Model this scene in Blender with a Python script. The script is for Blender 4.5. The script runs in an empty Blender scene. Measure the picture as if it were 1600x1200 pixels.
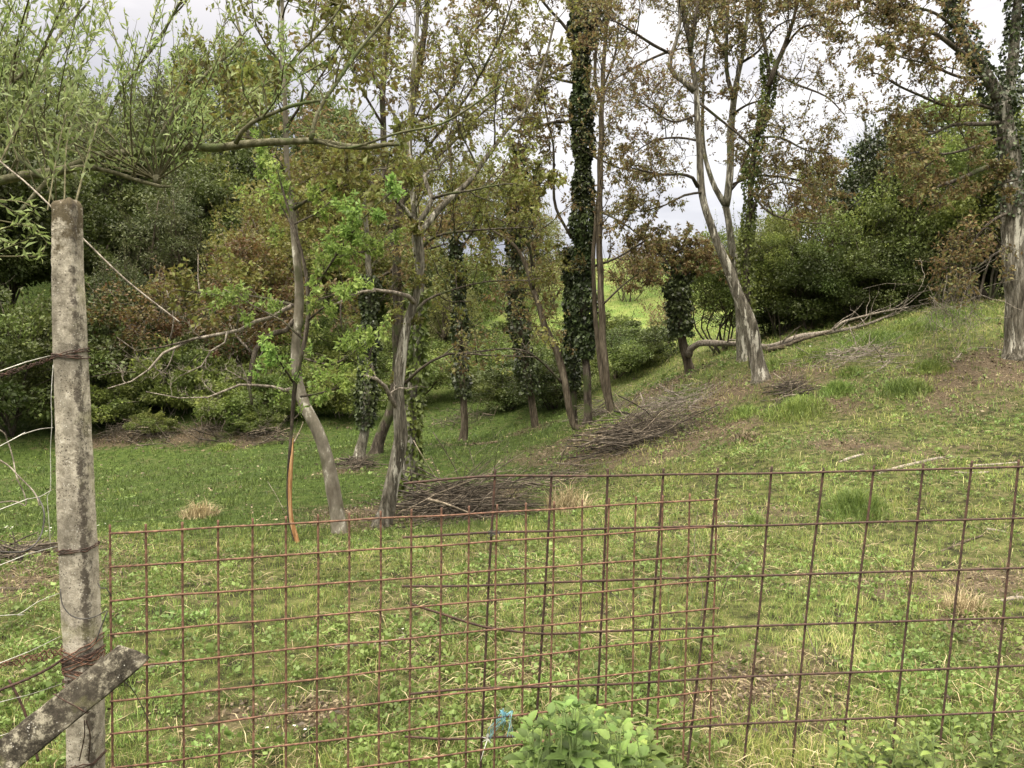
import bpy, math, random
import numpy as np
from mathutils import Vector
random.seed(7)
RNG = np.random.default_rng(11)
SC = bpy.context.scene
COL = SC.collection
R = math.radians

# ------------------------------------------------------------------ camera
CAMZ = 1.6; PITCH = R(3.0); F = 1244.0
cam_d = bpy.data.cameras.new("camera"); cam_d.sensor_width = 36.0; cam_d.lens = 36.0 * F / 1600.0
cam_d.clip_start = 0.05; cam_d.clip_end = 3000
cam = bpy.data.objects.new("camera", cam_d); COL.objects.link(cam)
cam.location = (0, 0, CAMZ); cam.rotation_euler = (R(90) - PITCH, 0, 0)
SC.camera = cam

# ------------------------------------------------------------------ world, sun, exposure
SUN_EL, SUN_AZ = R(52), R(215)          # azimuth clockwise from +Y: behind the camera, to the left
w = bpy.data.worlds.new("World"); SC.world = w; w.use_nodes = True
nt = w.node_tree; nt.nodes.clear()
N = nt.nodes.new; L = nt.links.new
out = N("ShaderNodeOutputWorld"); bg = N("ShaderNodeBackground"); bg.inputs[1].default_value = 0.1
sky = N("ShaderNodeTexSky"); sky.sky_type = 'NISHITA'; sky.sun_disc = False
sky.sun_elevation = SUN_EL; sky.sun_rotation = SUN_AZ
tc = N("ShaderNodeTexCoord"); sep = N("ShaderNodeSeparateXYZ"); L(tc.outputs['Generated'], sep.inputs[0])
mp = N("ShaderNodeMapping"); mp.inputs['Scale'].default_value = (1.1, 1.1, 4.2); mp.inputs['Location'].default_value = (0.35, 0.1, 0.45)
L(tc.outputs['Generated'], mp.inputs[0])
nz = N("ShaderNodeTexNoise"); nz.inputs['Scale'].default_value = 2.2; nz.inputs['Detail'].default_value = 6; nz.inputs['Roughness'].default_value = 0.52
L(mp.outputs[0], nz.inputs[0])
cr = N("ShaderNodeValToRGB"); cr.color_ramp.elements[0].position = 0.40; cr.color_ramp.elements[0].color = (3.5, 3.6, 4.25, 1)
cr.color_ramp.elements[1].position = 0.60; cr.color_ramp.elements[1].color = (6.9, 6.9, 7.2, 1)
L(nz.outputs[0], cr.inputs[0])
# overcast luminance rises towards the zenith
g = N("ShaderNodeMath"); g.operation = 'MULTIPLY_ADD'; g.use_clamp = False
cl = N("ShaderNodeMath"); cl.operation = 'MAXIMUM'; cl.inputs[1].default_value = 0.0; L(sep.outputs[2], cl.inputs[0])
pw = N("ShaderNodeMath"); pw.operation = 'POWER'; pw.inputs[1].default_value = 3.0; L(cl.outputs[0], pw.inputs[0])
g.inputs[1].default_value = 11.0; g.inputs[2].default_value = 0.0; L(pw.outputs[0], g.inputs[0])
warm = N("ShaderNodeVectorMath"); warm.operation = 'SCALE'; warm.inputs[0].default_value = (6.6, 6.0, 5.0); L(g.outputs[0], warm.inputs['Scale'])
mul = N("ShaderNodeVectorMath"); mul.operation = 'ADD'; L(cr.outputs[0], mul.inputs[0]); L(warm.outputs[0], mul.inputs[1])
mx = N("ShaderNodeMix"); mx.data_type = 'RGBA'; mx.inputs[0].default_value = 0.96
L(sky.outputs[0], mx.inputs[6]); L(mul.outputs[0], mx.inputs[7])
L(mx.outputs[2], bg.inputs[0]); L(bg.outputs[0], out.inputs[0])
sd = bpy.data.lights.new("sun", 'SUN'); sd.energy = 2.7; sd.angle = R(11); sd.color = (1.0, 0.93, 0.80)
sun = bpy.data.objects.new("sun", sd); COL.objects.link(sun)
sv = Vector((math.sin(SUN_AZ) * math.cos(SUN_EL), math.cos(SUN_AZ) * math.cos(SUN_EL), math.sin(SUN_EL)))
sun.rotation_euler = sv.to_track_quat('Z', 'Y').to_euler(); sun.location = sv * 30 + Vector((0, 0, 10))
SC.view_settings.view_transform = 'Standard'; SC.view_settings.look = 'None'
SC.view_settings.exposure = 0.52; SC.view_settings.gamma = 1.0; SC.view_settings.use_curve_mapping = False

# ------------------------------------------------------------------ picture <-> world
cp, sp_ = math.cos(PITCH), math.sin(PITCH)
def P(px, py, D):
    """world point seen at photo pixel px,py whose world Y is D"""
    u = (px - 800) / F; v = (600 - py) / F
    dy = cp + v * sp_; dz = -sp_ + v * cp
    t = D / dy
    return np.array([u * t, D, CAMZ + dz * t])
def ppm(D): return F / D        # pixels per metre

# ------------------------------------------------------------------ noise helpers
_ph = np.random.default_rng(5).uniform(0, 6.28, (40, 2)); _dr = np.random.default_rng(6).uniform(0, 6.28, 40)
def sn(x, y, scale, seed=0, octs=4):
    r = 0; a = 1; tot = 0
    for o in range(octs):
        for k in range(3):
            i = (seed * 7 + o * 3 + k) % 40
            c, s = math.cos(_dr[i]), math.sin(_dr[i])
            r = r + a * np.sin((x * c + y * s) * scale * (2.03 ** o) + _ph[i, 0] + 1.7 * np.sin((x * s - y * c) * scale * (2.03 ** o) * 0.7 + _ph[i, 1]))
        tot += a * 1.8; a *= 0.55
    return r / tot

# ------------------------------------------------------------------ terrain height
ctrl = [(200,1190,3.0),(600,1190,3.0),(1100,1190,3.0),(1590,1190,3.1),(300,1000,4.25),(800,1000,4.25),(1300,1000,4.2),
 (100,860,6.6),(300,860,6.5),(600,860,6.4),(900,850,6.5),(1200,900,5.5),(1600,900,5.4),(520,832,8.0),(597,835,8.0),(645,787,10),
 (760,790,9.6),(950,770,9.8),(1000,700,12.5),(560,722,14),(590,697,16),(725,690,18.5),(835,670,19),(200,705,18),(400,702,18),(20,705,18),
 (0,800,11),(300,760,12.5),(930,662,16),(1077,582,17),(1162,560,15.5),(1188,600,13.2),(1590,552,12),(1330,520,16.5),(1450,470,19),(1600,470,18.5),
 (1250,700,9.2),(1600,720,8.2),(1420,640,10.8),(1400,780,7.3),
 (100,640,21),(300,640,21),(500,640,22),(100,400,34),(100,250,47),(300,250,50),(500,480,34),(500,330,55),(700,640,24),(700,560,34),(700,428,66),(560,420,62),
 (820,415,68),(950,404,75),(950,500,42),(1000,560,24),(1150,540,22),(1100,408,75),(1250,390,72),(1250,500,24),(1400,400,50),(1600,380,42)]
cpnt = [P(*c) for c in ctrl] + [np.array(c, float) for c in [
 (-4,-3,0),(4,-3,0),(-3,1.5,0),(0,1.5,0),(3,1.5,0),(-12,3,-.2),(12,3,.9),(0,-15,.3),(-30,-15,1),(30,-15,2),(-20,12,1.5),(-26,22,6),(-45,45,16),(-70,90,20),(20,12,3.2),(30,25,5.5),
 (40,50,8),(70,90,11),(0,100,9.3),(-30,95,11),(30,100,9.6),(0,150,8.5),(90,150,9),(-90,150,18),(-60,5,8),(60,5,7),(-80,-40,3),(80,-40,4)]]
cpnt = np.array(cpnt)
def _U(r2): return 0.5 * r2 * np.log(r2 + 1e-9)
_n = len(cpnt); _K = _U(((cpnt[:, None, :2] - cpnt[None, :, :2]) ** 2).sum(-1)) + np.eye(_n) * 0.6
_Pm = np.c_[np.ones(_n), cpnt[:, :2]]
_A = np.zeros((_n + 3, _n + 3)); _A[:_n, :_n] = _K; _A[:_n, _n:] = _Pm; _A[_n:, :_n] = _Pm.T
_W = np.linalg.solve(_A, np.r_[cpnt[:, 2], 0, 0, 0])
def H(x, y):
    x = np.atleast_1d(np.asarray(x, float)); y = np.atleast_1d(np.asarray(y, float))
    res = np.empty(x.shape)
    xf, yf = x.ravel(), y.ravel(); rf = res.ravel()
    for i in range(0, len(xf), 20000):
        a, b = np.clip(xf[i:i+20000], -95, 95), np.clip(yf[i:i+20000], -45, 155)
        r2 = (a[:, None] - cpnt[:, 0]) ** 2 + (b[:, None] - cpnt[:, 1]) ** 2
        rf[i:i+20000] = _U(r2) @ _W[:_n] + _W[_n] + _W[_n+1] * a + _W[_n+2] * b
    z = rf + 0.035 * sn(xf, yf, 1.1, 3) * np.clip((yf - 1) / 4, 0, 1)
    return z.reshape(x.shape)
def h1(x, y): return float(H(x, y)[0])
def G(px, py, dmin=2.2, dmax=110):
    """ground point seen at a photo pixel"""
    Ds = dmin * (dmax / dmin) ** np.linspace(0, 1, 500)
    pts = np.array([P(px, py, d) for d in Ds])
    dz = pts[:, 2] - H(pts[:, 0], pts[:, 1])
    k = np.argmax(dz < 0)
    if dz[k] >= 0: return pts[-1]
    return pts[k]
def snap(p): return np.array([p[0], p[1], h1(p[0], p[1])])

# ------------------------------------------------------------------ materials
def mat(name):
    m = bpy.data.materials.new(name); m.use_nodes = True
    t = m.node_tree; t.nodes.clear(); return m, t, t.nodes.new, t.links.new
def ramp(N, stops):
    r = N("ShaderNodeValToRGB"); e = r.color_ramp.elements
    while len(e) < len(stops): e.new(0.5)
    for i, (p, c) in enumerate(stops): e[i].position = p; e[i].color = (*c, 1)
    return r
def leaf_mat(name, stops, trans=0.35, rough=0.5):
    stops = [(p, (max(c[0], (.70 if 'bright' not in name and 'herb' not in name else .60) * c[1]), c[1], max(c[2], .24 * c[1]))) for p, c in stops]
    m, t, N, L = mat(name)
    o = N("ShaderNodeOutputMaterial"); at = N("ShaderNodeAttribute"); at.attribute_name = 'rnd'
    r = ramp(N, stops); L(at.outputs['Fac'], r.inputs[0])
    ge = N("ShaderNodeNewGeometry"); n2 = N("ShaderNodeTexNoise"); n2.inputs['Scale'].default_value = 1.3; n2.inputs['Detail'].default_value = 3
    L(ge.outputs['Position'], n2.inputs[0])
    hs = N("ShaderNodeHueSaturation"); L(r.outputs[0], hs.inputs['Color']); n3 = N('ShaderNodeTexNoise'); n3.inputs['Scale'].default_value = .8; n3.inputs['Detail'].default_value = 4; L(ge.outputs['Position'], n3.inputs[0]); mh = N('ShaderNodeMapRange'); mh.inputs[1].default_value = .3; mh.inputs[2].default_value = .7; br_ = any(k in name for k in ('bronze', 'olive', 'russet', 'ground', 'grass')); dr_ = any(k in name for k in ('straw', 'litter', 'petal')); mh.inputs[3].default_value = .498 if dr_ else .485 if br_ else .465; mh.inputs[4].default_value = .515 if dr_ else .520 if br_ else .508; L(n3.outputs[0], mh.inputs[0]); L(mh.outputs[0], hs.inputs['Hue'])
    mr = N("ShaderNodeMapRange"); mr.inputs[1].default_value = .3; mr.inputs[2].default_value = .7; mr.inputs[3].default_value = .68; mr.inputs[4].default_value = 1.3
    L(n2.outputs[0], mr.inputs[0]); L(mr.outputs[0], hs.inputs['Value'])
    b = N("ShaderNodeBsdfPrincipled"); b.inputs['Roughness'].default_value = rough; b.inputs['Specular IOR Level'].default_value = 0.3
    tr = N("ShaderNodeBsdfTranslucent"); mx = N("ShaderNodeMixShader"); mx.inputs[0].default_value = trans
    L(hs.outputs[0], b.inputs['Base Color']); L(hs.outputs[0], tr.inputs['Color'])
    L(b.outputs[0], mx.inputs[1]); L(tr.outputs[0], mx.inputs[2]); L(mx.outputs[0], o.inputs[0])
    return m
def bark_mat(name, c1, c2, c3, sc=18, zs=0.22, bump=0.6, moss=None, mossamt=0.0, lich=0.0, crack=0.8, byrnd=0):
    m, t, N, L = mat(name)
    o = N("ShaderNodeOutputMaterial"); b = N("ShaderNodeBsdfPrincipled"); b.inputs['Roughness'].default_value = 0.92; b.inputs['Specular IOR Level'].default_value = 0.15
    tc = N("ShaderNodeNewGeometry"); mp = N("ShaderNodeMapping"); mp.inputs['Scale'].default_value = (1, 1, zs); L(tc.outputs['Position'], mp.inputs[0])
    n1 = N("ShaderNodeTexNoise"); n1.inputs['Scale'].default_value = sc; n1.inputs['Detail'].default_value = 8; n1.inputs['Roughness'].default_value = 0.65; L(mp.outputs[0], n1.inputs[0])
    v = N("ShaderNodeTexVoronoi"); v.feature = 'DISTANCE_TO_EDGE'; v.inputs['Scale'].default_value = sc * 1.7; nd = N('ShaderNodeTexNoise'); nd.inputs['Scale'].default_value = sc * .8; nd.inputs['Detail'].default_value = 5; L(mp.outputs[0], nd.inputs[0])
    va = N('ShaderNodeVectorMath'); va.operation = 'MULTIPLY_ADD'; L(nd.outputs['Color'], va.inputs[0]); va.inputs[1].default_value = (.12, .12, .12); L(mp.outputs[0], va.inputs[2]); L(va.outputs[0], v.inputs['Vector'])
    r = ramp(N, [(0.36, c1), (0.5, c2), (0.62, c3)]); L(n1.outputs[0], r.inputs[0])
    r2 = ramp(N, [(0.0, (.45, .45, .45)), (0.16, (1, 1, 1))]); L(v.outputs[0], r2.inputs[0])
    mu = N("ShaderNodeMix"); mu.data_type = 'RGBA'; mu.blend_type = 'MULTIPLY'; mu.inputs[0].default_value = crack; L(r.outputs[0], mu.inputs[6]); L(r2.outputs[0], mu.inputs[7])
    col = mu.outputs[2]
    if moss:
        n3 = N("ShaderNodeTexNoise"); n3.inputs['Scale'].default_value = 4.5; n3.inputs['Detail'].default_value = 6; L(tc.outputs['Position'], n3.inputs[0])
        rr = ramp(N, [(0.62 - mossamt * .4, (0, 0, 0)), (0.72 - mossamt * .4, (1, 1, 1))]); L(n3.outputs[0], rr.inputs[0])
        m2 = N("ShaderNodeMix"); m2.data_type = 'RGBA'; L(rr.outputs[0], m2.inputs[0]); L(col, m2.inputs[6]); m2.inputs[7].default_value = (*moss, 1); col = m2.outputs[2]
    if lich:
        n4 = N("ShaderNodeTexNoise"); n4.inputs['Scale'].default_value = 9; n4.inputs['Detail'].default_value = 7; n4.inputs['Roughness'].default_value = .7; L(mp.outputs[0], n4.inputs[0])
        rr = ramp(N, [(0.60 - lich * .1, (0, 0, 0)), (0.64 - lich * .1, (1, 1, 1))]); L(n4.outputs[0], rr.inputs[0])
        m3 = N("ShaderNodeMix"); m3.data_type = 'RGBA'; L(rr.outputs[0], m3.inputs[0]); L(col, m3.inputs[6]); m3.inputs[7].default_value = (.42, .40, .34, 1); col = m3.outputs[2]
    if byrnd:
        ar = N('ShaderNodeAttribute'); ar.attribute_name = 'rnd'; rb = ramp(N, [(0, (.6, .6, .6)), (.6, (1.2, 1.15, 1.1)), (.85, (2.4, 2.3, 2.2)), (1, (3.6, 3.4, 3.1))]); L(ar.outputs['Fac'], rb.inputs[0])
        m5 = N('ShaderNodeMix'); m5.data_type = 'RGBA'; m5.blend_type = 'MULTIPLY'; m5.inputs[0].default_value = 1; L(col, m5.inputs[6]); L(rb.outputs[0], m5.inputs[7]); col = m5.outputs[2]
    L(col, b.inputs['Base Color'])
    ad = N("ShaderNodeMath"); ad.operation = 'ADD'; L(n1.outputs[0], ad.inputs[0])
    sm = N("ShaderNodeMath"); sm.operation = 'MINIMUM'; sm.inputs[1].default_value = 0.2; L(v.outputs[0], sm.inputs[0]); L(sm.outputs[0], ad.inputs[1])
    bp = N("ShaderNodeBump"); bp.inputs['Strength'].default_value = bump; bp.inputs['Distance'].default_value = 0.03; L(ad.outputs[0], bp.inputs['Height']); L(bp.outputs[0], b.inputs['Normal'])
    L(b.outputs[0], o.inputs[0]); return m

M = {}
M['bark_grey'] = bark_mat('grey_bark', (.075, .067, .05), (.16, .148, .115), (.26, .245, .20), moss=(.09, .10, .045), mossamt=.15, lich=.5)
M['bark_pale'] = bark_mat('pale_bark', (.05, .044, .033), (.125, .112, .087), (.25, .23, .19), sc=20, zs=.16, lich=.5, bump=.9)
M['bark_smooth'] = bark_mat('smooth_bark', (.10, .086, .065), (.165, .147, .115), (.24, .22, .178), sc=9, zs=.5, bump=.25, lich=.2, moss=(.07, .07, .04), mossamt=.15, crack=.12)
M['bark_dark'] = bark_mat('dark_bark', (.035, .028, .022), (.075, .062, .048), (.14, .12, .095), moss=(.06, .07, .03), mossamt=.2)
M['bark_brown'] = bark_mat('brown_bark', (.045, .036, .025), (.095, .077, .055), (.16, .135, .10), zs=.12)
M['bark_willow'] = bark_mat('willow_bark', (.055, .052, .03), (.10, .095, .055), (.17, .16, .11), sc=25, zs=.6, bump=.3, moss=(.08, .10, .04), mossamt=.3, crack=.3)
M['bark_shoot'] = bark_mat('willow_shoot_bark', (.05, .045, .025), (.085, .078, .042), (.13, .12, .07), sc=25, zs=.6, bump=.2, crack=.2)
M['wood_dead'] = bark_mat('dead_wood', (.10, .085, .068), (.22, .19, .155), (.36, .32, .27), sc=30, zs=.5, bump=.3)
M['twig_dark'] = bark_mat('dark_twigs', (.032, .028, .023), (.065, .056, .045), (.12, .106, .088), sc=16, zs=.6, bump=.2, byrnd=1, crack=.3)
M['wood_orange'] = bark_mat('torn_wood', (.20, .095, .04), (.38, .20, .09), (.52, .34, .18), sc=30, zs=.08, bump=.3)
M['straw'] = leaf_mat('dry_straw', [(0, (.17, .125, .07)), (.5, (.30, .235, .13)), (1, (.45, .37, .23))], trans=.2)
M['litter'] = leaf_mat('leaf_litter', [(0, (.04, .03, .022)), (.5, (.13, .095, .06)), (1, (.32, .25, .16))], trans=.1)
M['leaf_ground'] = leaf_mat('ground_leaves', [(0, (.06, .11, .028)), (.5, (.13, .20, .05)), (1, (.24, .32, .10))], trans=.35)
M['leaf_walnut'] = leaf_mat('bronze_leaves', [(0, (.11, .07, .035)), (.3, (.17, .115, .05)), (.6, (.19, .15, .06)), (.85, (.15, .155, .05)), (1, (.21, .22, .08))], trans=.42)
M['leaf_olive'] = leaf_mat('olive_leaves', [(0, (.12, .085, .03)), (.3, (.14, .13, .035)), (.7, (.165, .18, .045)), (1, (.23, .25, .07))], trans=.45)
M['leaf_bright'] = leaf_mat('bright_leaves', [(0, (.12, .20, .04)), (.5, (.20, .31, .06)), (1, (.30, .42, .11))], trans=.5)
M['leaf_willow'] = leaf_mat('willow_leaves', [(0, (.10, .15, .045)), (.5, (.17, .235, .08)), (1, (.28, .35, .14))], trans=.4)
M['leaf_ivy'] = leaf_mat('ivy_leaves', [(0, (.016, .030, .012)), (.6, (.034, .058, .022)), (1, (.08, .125, .045))], trans=.08, rough=.35)
M['leaf_ivy_light'] = leaf_mat('light_ivy_leaves', [(0, (.03, .07, .015)), (.6, (.06, .13, .025)), (1, (.10, .19, .04))], trans=.2, rough=.4)
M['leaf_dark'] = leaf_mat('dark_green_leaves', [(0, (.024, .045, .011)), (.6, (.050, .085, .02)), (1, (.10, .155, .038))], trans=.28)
M['leaf_mid'] = leaf_mat('mid_green_leaves', [(0, (.038, .07, .014)), (.5, (.09, .145, .028)), (1, (.17, .25, .055))], trans=.35)
M['leaf_dull'] = leaf_mat('dull_green_leaves', [(0, (.038, .05, .018)), (.5, (.07, .09, .032)), (1, (.12, .145, .055))], trans=.3)
M['leaf_hedge'] = leaf_mat('hedge_leaves', [(0, (.05, .08, .016)), (.5, (.11, .155, .03)), (1, (.24, .31, .07))], trans=.4)
M['leaf_russet'] = leaf_mat('russet_leaves', [(0, (.06, .036, .018)), (.35, (.11, .06, .027)), (.6, (.12, .09, .03)), (1, (.10, .115, .03))], trans=.4)
M['leaf_pale'] = leaf_mat('pale_green_leaves', [(0, (.09, .11, .035)), (.5, (.16, .18, .06)), (1, (.24, .26, .11))], trans=.5)
M['leaf_nettle'] = leaf_mat('fresh_herb_leaves', [(0, (.03, .09, .018)), (.45, (.06, .16, .03)), (.85, (.10, .24, .045)), (1, (.22, .32, .08))], trans=.3, rough=.6)
M['grass'] = leaf_mat('grass_blades', [(0, (.048, .072, .014)), (.3, (.115, .165, .028)), (.6, (.235, .31, .055)), (.85, (.40, .40, .13)), (1, (.55, .48, .25))], trans=.35)
M['tuft'] = leaf_mat('lush_grass_blades', [(0, (.07, .12, .02)), (.6, (.15, .21, .04)), (1, (.26, .32, .08))], trans=.35)

def ground_mat():
    m, t, N, L = mat('meadow_ground')
    o = N("ShaderNodeOutputMaterial"); b = N("ShaderNodeBsdfPrincipled"); b.inputs['Roughness'].default_value = .95; b.inputs['Specular IOR Level'].default_value = .1
    ge = N("ShaderNodeNewGeometry")
    def noise(s, d=6, r=.6):
        n = N("ShaderNodeTexNoise"); n.inputs['Scale'].default_value = s; n.inputs['Detail'].default_value = d; n.inputs['Roughness'].default_value = r; L(ge.outputs['Position'], n.inputs[0]); return n
    n1 = noise(9); n2 = noise(.9, 5); n3 = noise(45, 4); n4 = noise(.12, 4)
    gr = ramp(N, [(.38, (.022, .022, .011)), (.5, (.055, .062, .02)), (.65, (.12, .125, .045))]); L(n1.outputs[0], gr.inputs[0])
    far = ramp(N, [(.35, (.07, .115, .025)), (.5, (.115, .16, .038)), (.65, (.16, .18, .055))]); L(n2.outputs[0], far.inputs[0])
    at = N("ShaderNodeAttribute"); at.attribute_name = 'far'
    m0 = N("ShaderNodeMix"); m0.data_type = 'RGBA'; L(at.outputs['Fac'], m0.inputs[0]); L(gr.outputs[0], m0.inputs[6]); L(far.outputs[0], m0.inputs[7])
    al = N('ShaderNodeAttribute'); al.attribute_name = 'lawn'; lw = ramp(N, [(.35, (.022, .038, .008)), (.6, (.055, .082, .017))]); L(n1.outputs[0], lw.inputs[0])
    ml_ = N('ShaderNodeMix'); ml_.data_type = 'RGBA'; L(al.outputs['Fac'], ml_.inputs[0]); L(m0.outputs[2], ml_.inputs[6]); L(lw.outputs[0], ml_.inputs[7]); m0 = ml_
    so = ramp(N, [(.3, (.035, .026, .017)), (.7, (.13, .10, .065))]); L(n3.outputs[0], so.inputs[0])
    a2 = N("ShaderNodeAttribute"); a2.attribute_name = 'soil'
    ad = N("ShaderNodeMath"); ad.operation = 'ADD'; L(a2.outputs['Fac'], ad.inputs[0])
    sc = N("ShaderNodeMath"); sc.operation = 'MULTIPLY'; sc.inputs[1].default_value = .9; L(n1.outputs[0], sc.inputs[0]); L(sc.outputs[0], ad.inputs[1])
    rr = ramp(N, [(.55, (0, 0, 0)), (.75, (1, 1, 1))]); L(ad.outputs[0], rr.inputs[0])
    m1 = N("ShaderNodeMix"); m1.data_type = 'RGBA'; L(rr.outputs[0], m1.inputs[0]); L(m0.outputs[2], m1.inputs[6]); L(so.outputs[0], m1.inputs[7])
    L(m1.outputs[2], b.inputs['Base Color'])
    bp = N("ShaderNodeBump"); bp.inputs['Strength'].default_value = .7; bp.inputs['Distance'].default_value = .05; L(n3.outputs[0], bp.inputs['Height']); L(bp.outputs[0], b.inputs['Normal'])
    L(b.outputs[0], o.inputs[0]); return m
M['ground'] = ground_mat()

CORNER_SHADE = 0.043
def concrete_mat(name, dark):
    m, t, N, L = mat(name)
    o = N("ShaderNodeOutputMaterial"); b = N("ShaderNodeBsdfPrincipled"); b.inputs['Roughness'].default_value = .93; b.inputs['Specular IOR Level'].default_value = .2
    ge = N("ShaderNodeTexCoord"); co = ge.outputs['Object']
    def noise(s, d=6, r=.6, sc=(1, 1, 1), off=(0, 0, 0)):
        mp = N("ShaderNodeMapping"); mp.inputs['Scale'].default_value = sc; mp.inputs['Location'].default_value = off; L(co, mp.inputs[0])
        n = N("ShaderNodeTexNoise"); n.inputs['Scale'].default_value = s; n.inputs['Detail'].default_value = d; n.inputs['Roughness'].default_value = r; L(mp.outputs[0], n.inputs[0]); return n
    def mix(a, bcol, f):
        x = N("ShaderNodeMix"); x.data_type = 'RGBA'; L(f, x.inputs[0]); L(a, x.inputs[6])
        if isinstance(bcol, tuple): x.inputs[7].default_value = (*bcol, 1)
        else: L(bcol, x.inputs[7])
        return x.outputs[2]
    base = ramp(N, [(.38, (.17, .15, .115)), (.5, (.33, .30, .24)), (.60, (.47, .43, .355))] if not dark else [(.45, (.022, .019, .014)), (.52, (.07, .062, .046)), (.60, (.27, .25, .19))])
    n1 = noise(26, 10, .78); L(n1.outputs[0], base.inputs[0]); col = base.outputs[0]
    n2 = noise(5, 6, .65, (1, 1, .45)); r2 = ramp(N, [(.49 if not dark else .46, (0, 0, 0)), (.60 if not dark else .56, (.65, .65, .65))]); L(n2.outputs[0], r2.inputs[0])
    col = mix(col, (.075, .065, .05), r2.outputs[0])
    # moss and lichen towards the top
    sp = N("ShaderNodeSeparateXYZ"); L(co, sp.inputs[0])
    if not dark:
        mr = N("ShaderNodeMapRange"); mr.inputs[1].default_value = 1.55; mr.inputs[2].default_value = 2.08; L(sp.outputs[2], mr.inputs[0])
        n3 = noise(28, 5, .7); ml = N("ShaderNodeMath"); ml.operation = 'MULTIPLY'; L(mr.outputs[0], ml.inputs[0]); L(n3.outputs[0], ml.inputs[1])
        r3 = ramp(N, [(.30, (0, 0, 0)), (.40, (.95, .95, .95))]); L(ml.outputs[0], r3.inputs[0])
        col = mix(col, (.075, .06, .035), r3.outputs[0])
    if not dark:   # pitted corner; the right-hand face's shade is painted in as dark colour
        mx_ = N("ShaderNodeMath"); mx_.operation = 'ADD'; sl = N('ShaderNodeMath'); sl.operation = 'MULTIPLY_ADD'; L(sp.outputs[2], sl.inputs[0]); sl.inputs[1].default_value = .007; L(sp.outputs[0], sl.inputs[2]); L(sl.outputs[0], mx_.inputs[0]); mx_.inputs[1].default_value = -CORNER_SHADE
        ab = N("ShaderNodeMath"); ab.operation = 'ABSOLUTE'; L(mx_.outputs[0], ab.inputs[0])
        ns = noise(45, 5, .75); sb = N("ShaderNodeMath"); sb.operation = 'MULTIPLY_ADD'; ay = N('ShaderNodeMath'); ay.operation = 'ADD'; ay.inputs[1].default_value = .04; L(sp.outputs[1], ay.inputs[0]); ab2 = N('ShaderNodeMath'); ab2.operation = 'ABSOLUTE'; L(ay.outputs[0], ab2.inputs[0]); a3 = N('ShaderNodeMath'); a3.operation = 'MULTIPLY_ADD'; L(ab2.outputs[0], a3.inputs[0]); a3.inputs[1].default_value = .3; L(ab.outputs[0], a3.inputs[2]); L(a3.outputs[0], sb.inputs[0]); sb.inputs[1].default_value = -12.0; L(ns.outputs[0], sb.inputs[2])
        rs = ramp(N, [(.34, (0, 0, 0)), (.46, (.9, .9, .9))]); L(sb.outputs[0], rs.inputs[0]); col = mix(col, (.06, .05, .04), rs.outputs[0])
    n5 = noise(6, 4, .6, off=(3, 1, 7)); r5 = ramp(N, [(.56, (0, 0, 0)), (.7, (.55, .55, .55))]); L(n5.outputs[0], r5.inputs[0]); col = mix(col, (.20, .20, .085), r5.outputs[0])
    v = N("ShaderNodeTexVoronoi"); v.inputs['Scale'].default_value = 150; L(co, v.inputs['Vector'])
    n6 = noise(30, 3); rv = ramp(N, [(.10, (.8, .8, .8)), (.34, (0, 0, 0))]); L(v.outputs['Distance'], rv.inputs[0])
    r6 = ramp(N, [(.55, (0, 0, 0)), (.62, (1, 1, 1))]); L(n6.outputs[0], r6.inputs[0])
    mm = N("ShaderNodeMath"); mm.operation = 'MULTIPLY'; L(rv.outputs[0], mm.inputs[0]); L(r6.outputs[0], mm.inputs[1]); col = mix(col, (.60, .58, .52), mm.outputs[0])
    v2 = N("ShaderNodeTexVoronoi"); v2.inputs['Scale'].default_value = 130; mpv = N("ShaderNodeMapping"); mpv.inputs['Location'].default_value = (5, 2, 1); L(co, mpv.inputs[0]); L(mpv.outputs[0], v2.inputs['Vector'])
    rv2 = ramp(N, [(.14, (1, 1, 1)), (.36, (0, 0, 0))]); L(v2.outputs['Distance'], rv2.inputs[0])
    n7 = noise(22, 3, off=(9, 9, 9)); r7 = ramp(N, [(.47, (0, 0, 0)), (.55, (1, 1, 1))]); L(n7.outputs[0], r7.inputs[0])
    mm2 = N("ShaderNodeMath"); mm2.operation = 'MULTIPLY'; L(rv2.outputs[0], mm2.inputs[0]); L(r7.outputs[0], mm2.inputs[1]); col = mix(col, (.05, .04, .032), mm2.outputs[0])
    L(col, b.inputs['Base Color'])
    bp = N("ShaderNodeBump"); bp.inputs['Strength'].default_value = .8; bp.inputs['Distance'].default_value = .006
    n8 = noise(120, 6, .75); L(n8.outputs[0], bp.inputs['Height']); L(bp.outputs[0], b.inputs['Normal']); L(b.outputs[0], o.inputs[0]); return m
M['concrete'] = concrete_mat('weathered_concrete', False); M['concrete_dark'] = concrete_mat('mossy_concrete', True)
def metal_mat(name, a, bcol, c, rough=.85, metallic=.15, sc=60):
    m, t, N, L = mat(name)
    o = N("ShaderNodeOutputMaterial"); b = N("ShaderNodeBsdfPrincipled"); b.inputs['Roughness'].default_value = rough; b.inputs['Metallic'].default_value = metallic
    ge = N("ShaderNodeNewGeometry"); n = N("ShaderNodeTexNoise"); n.inputs['Scale'].default_value = sc; n.inputs['Detail'].default_value = 6; L(ge.outputs['Position'], n.inputs[0])
    r = ramp(N, [(.3, a), (.5, bcol), (.7, c)]); L(n.outputs[0], r.inputs[0]); L(r.outputs[0], b.inputs['Base Color'])
    bp = N("ShaderNodeBump"); bp.inputs['Strength'].default_value = .5; bp.inputs['Distance'].default_value = .002; L(n.outputs[0], bp.inputs['Height']); L(bp.outputs[0], b.inputs['Normal'])
    L(b.outputs[0], o.inputs[0]); return m
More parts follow.
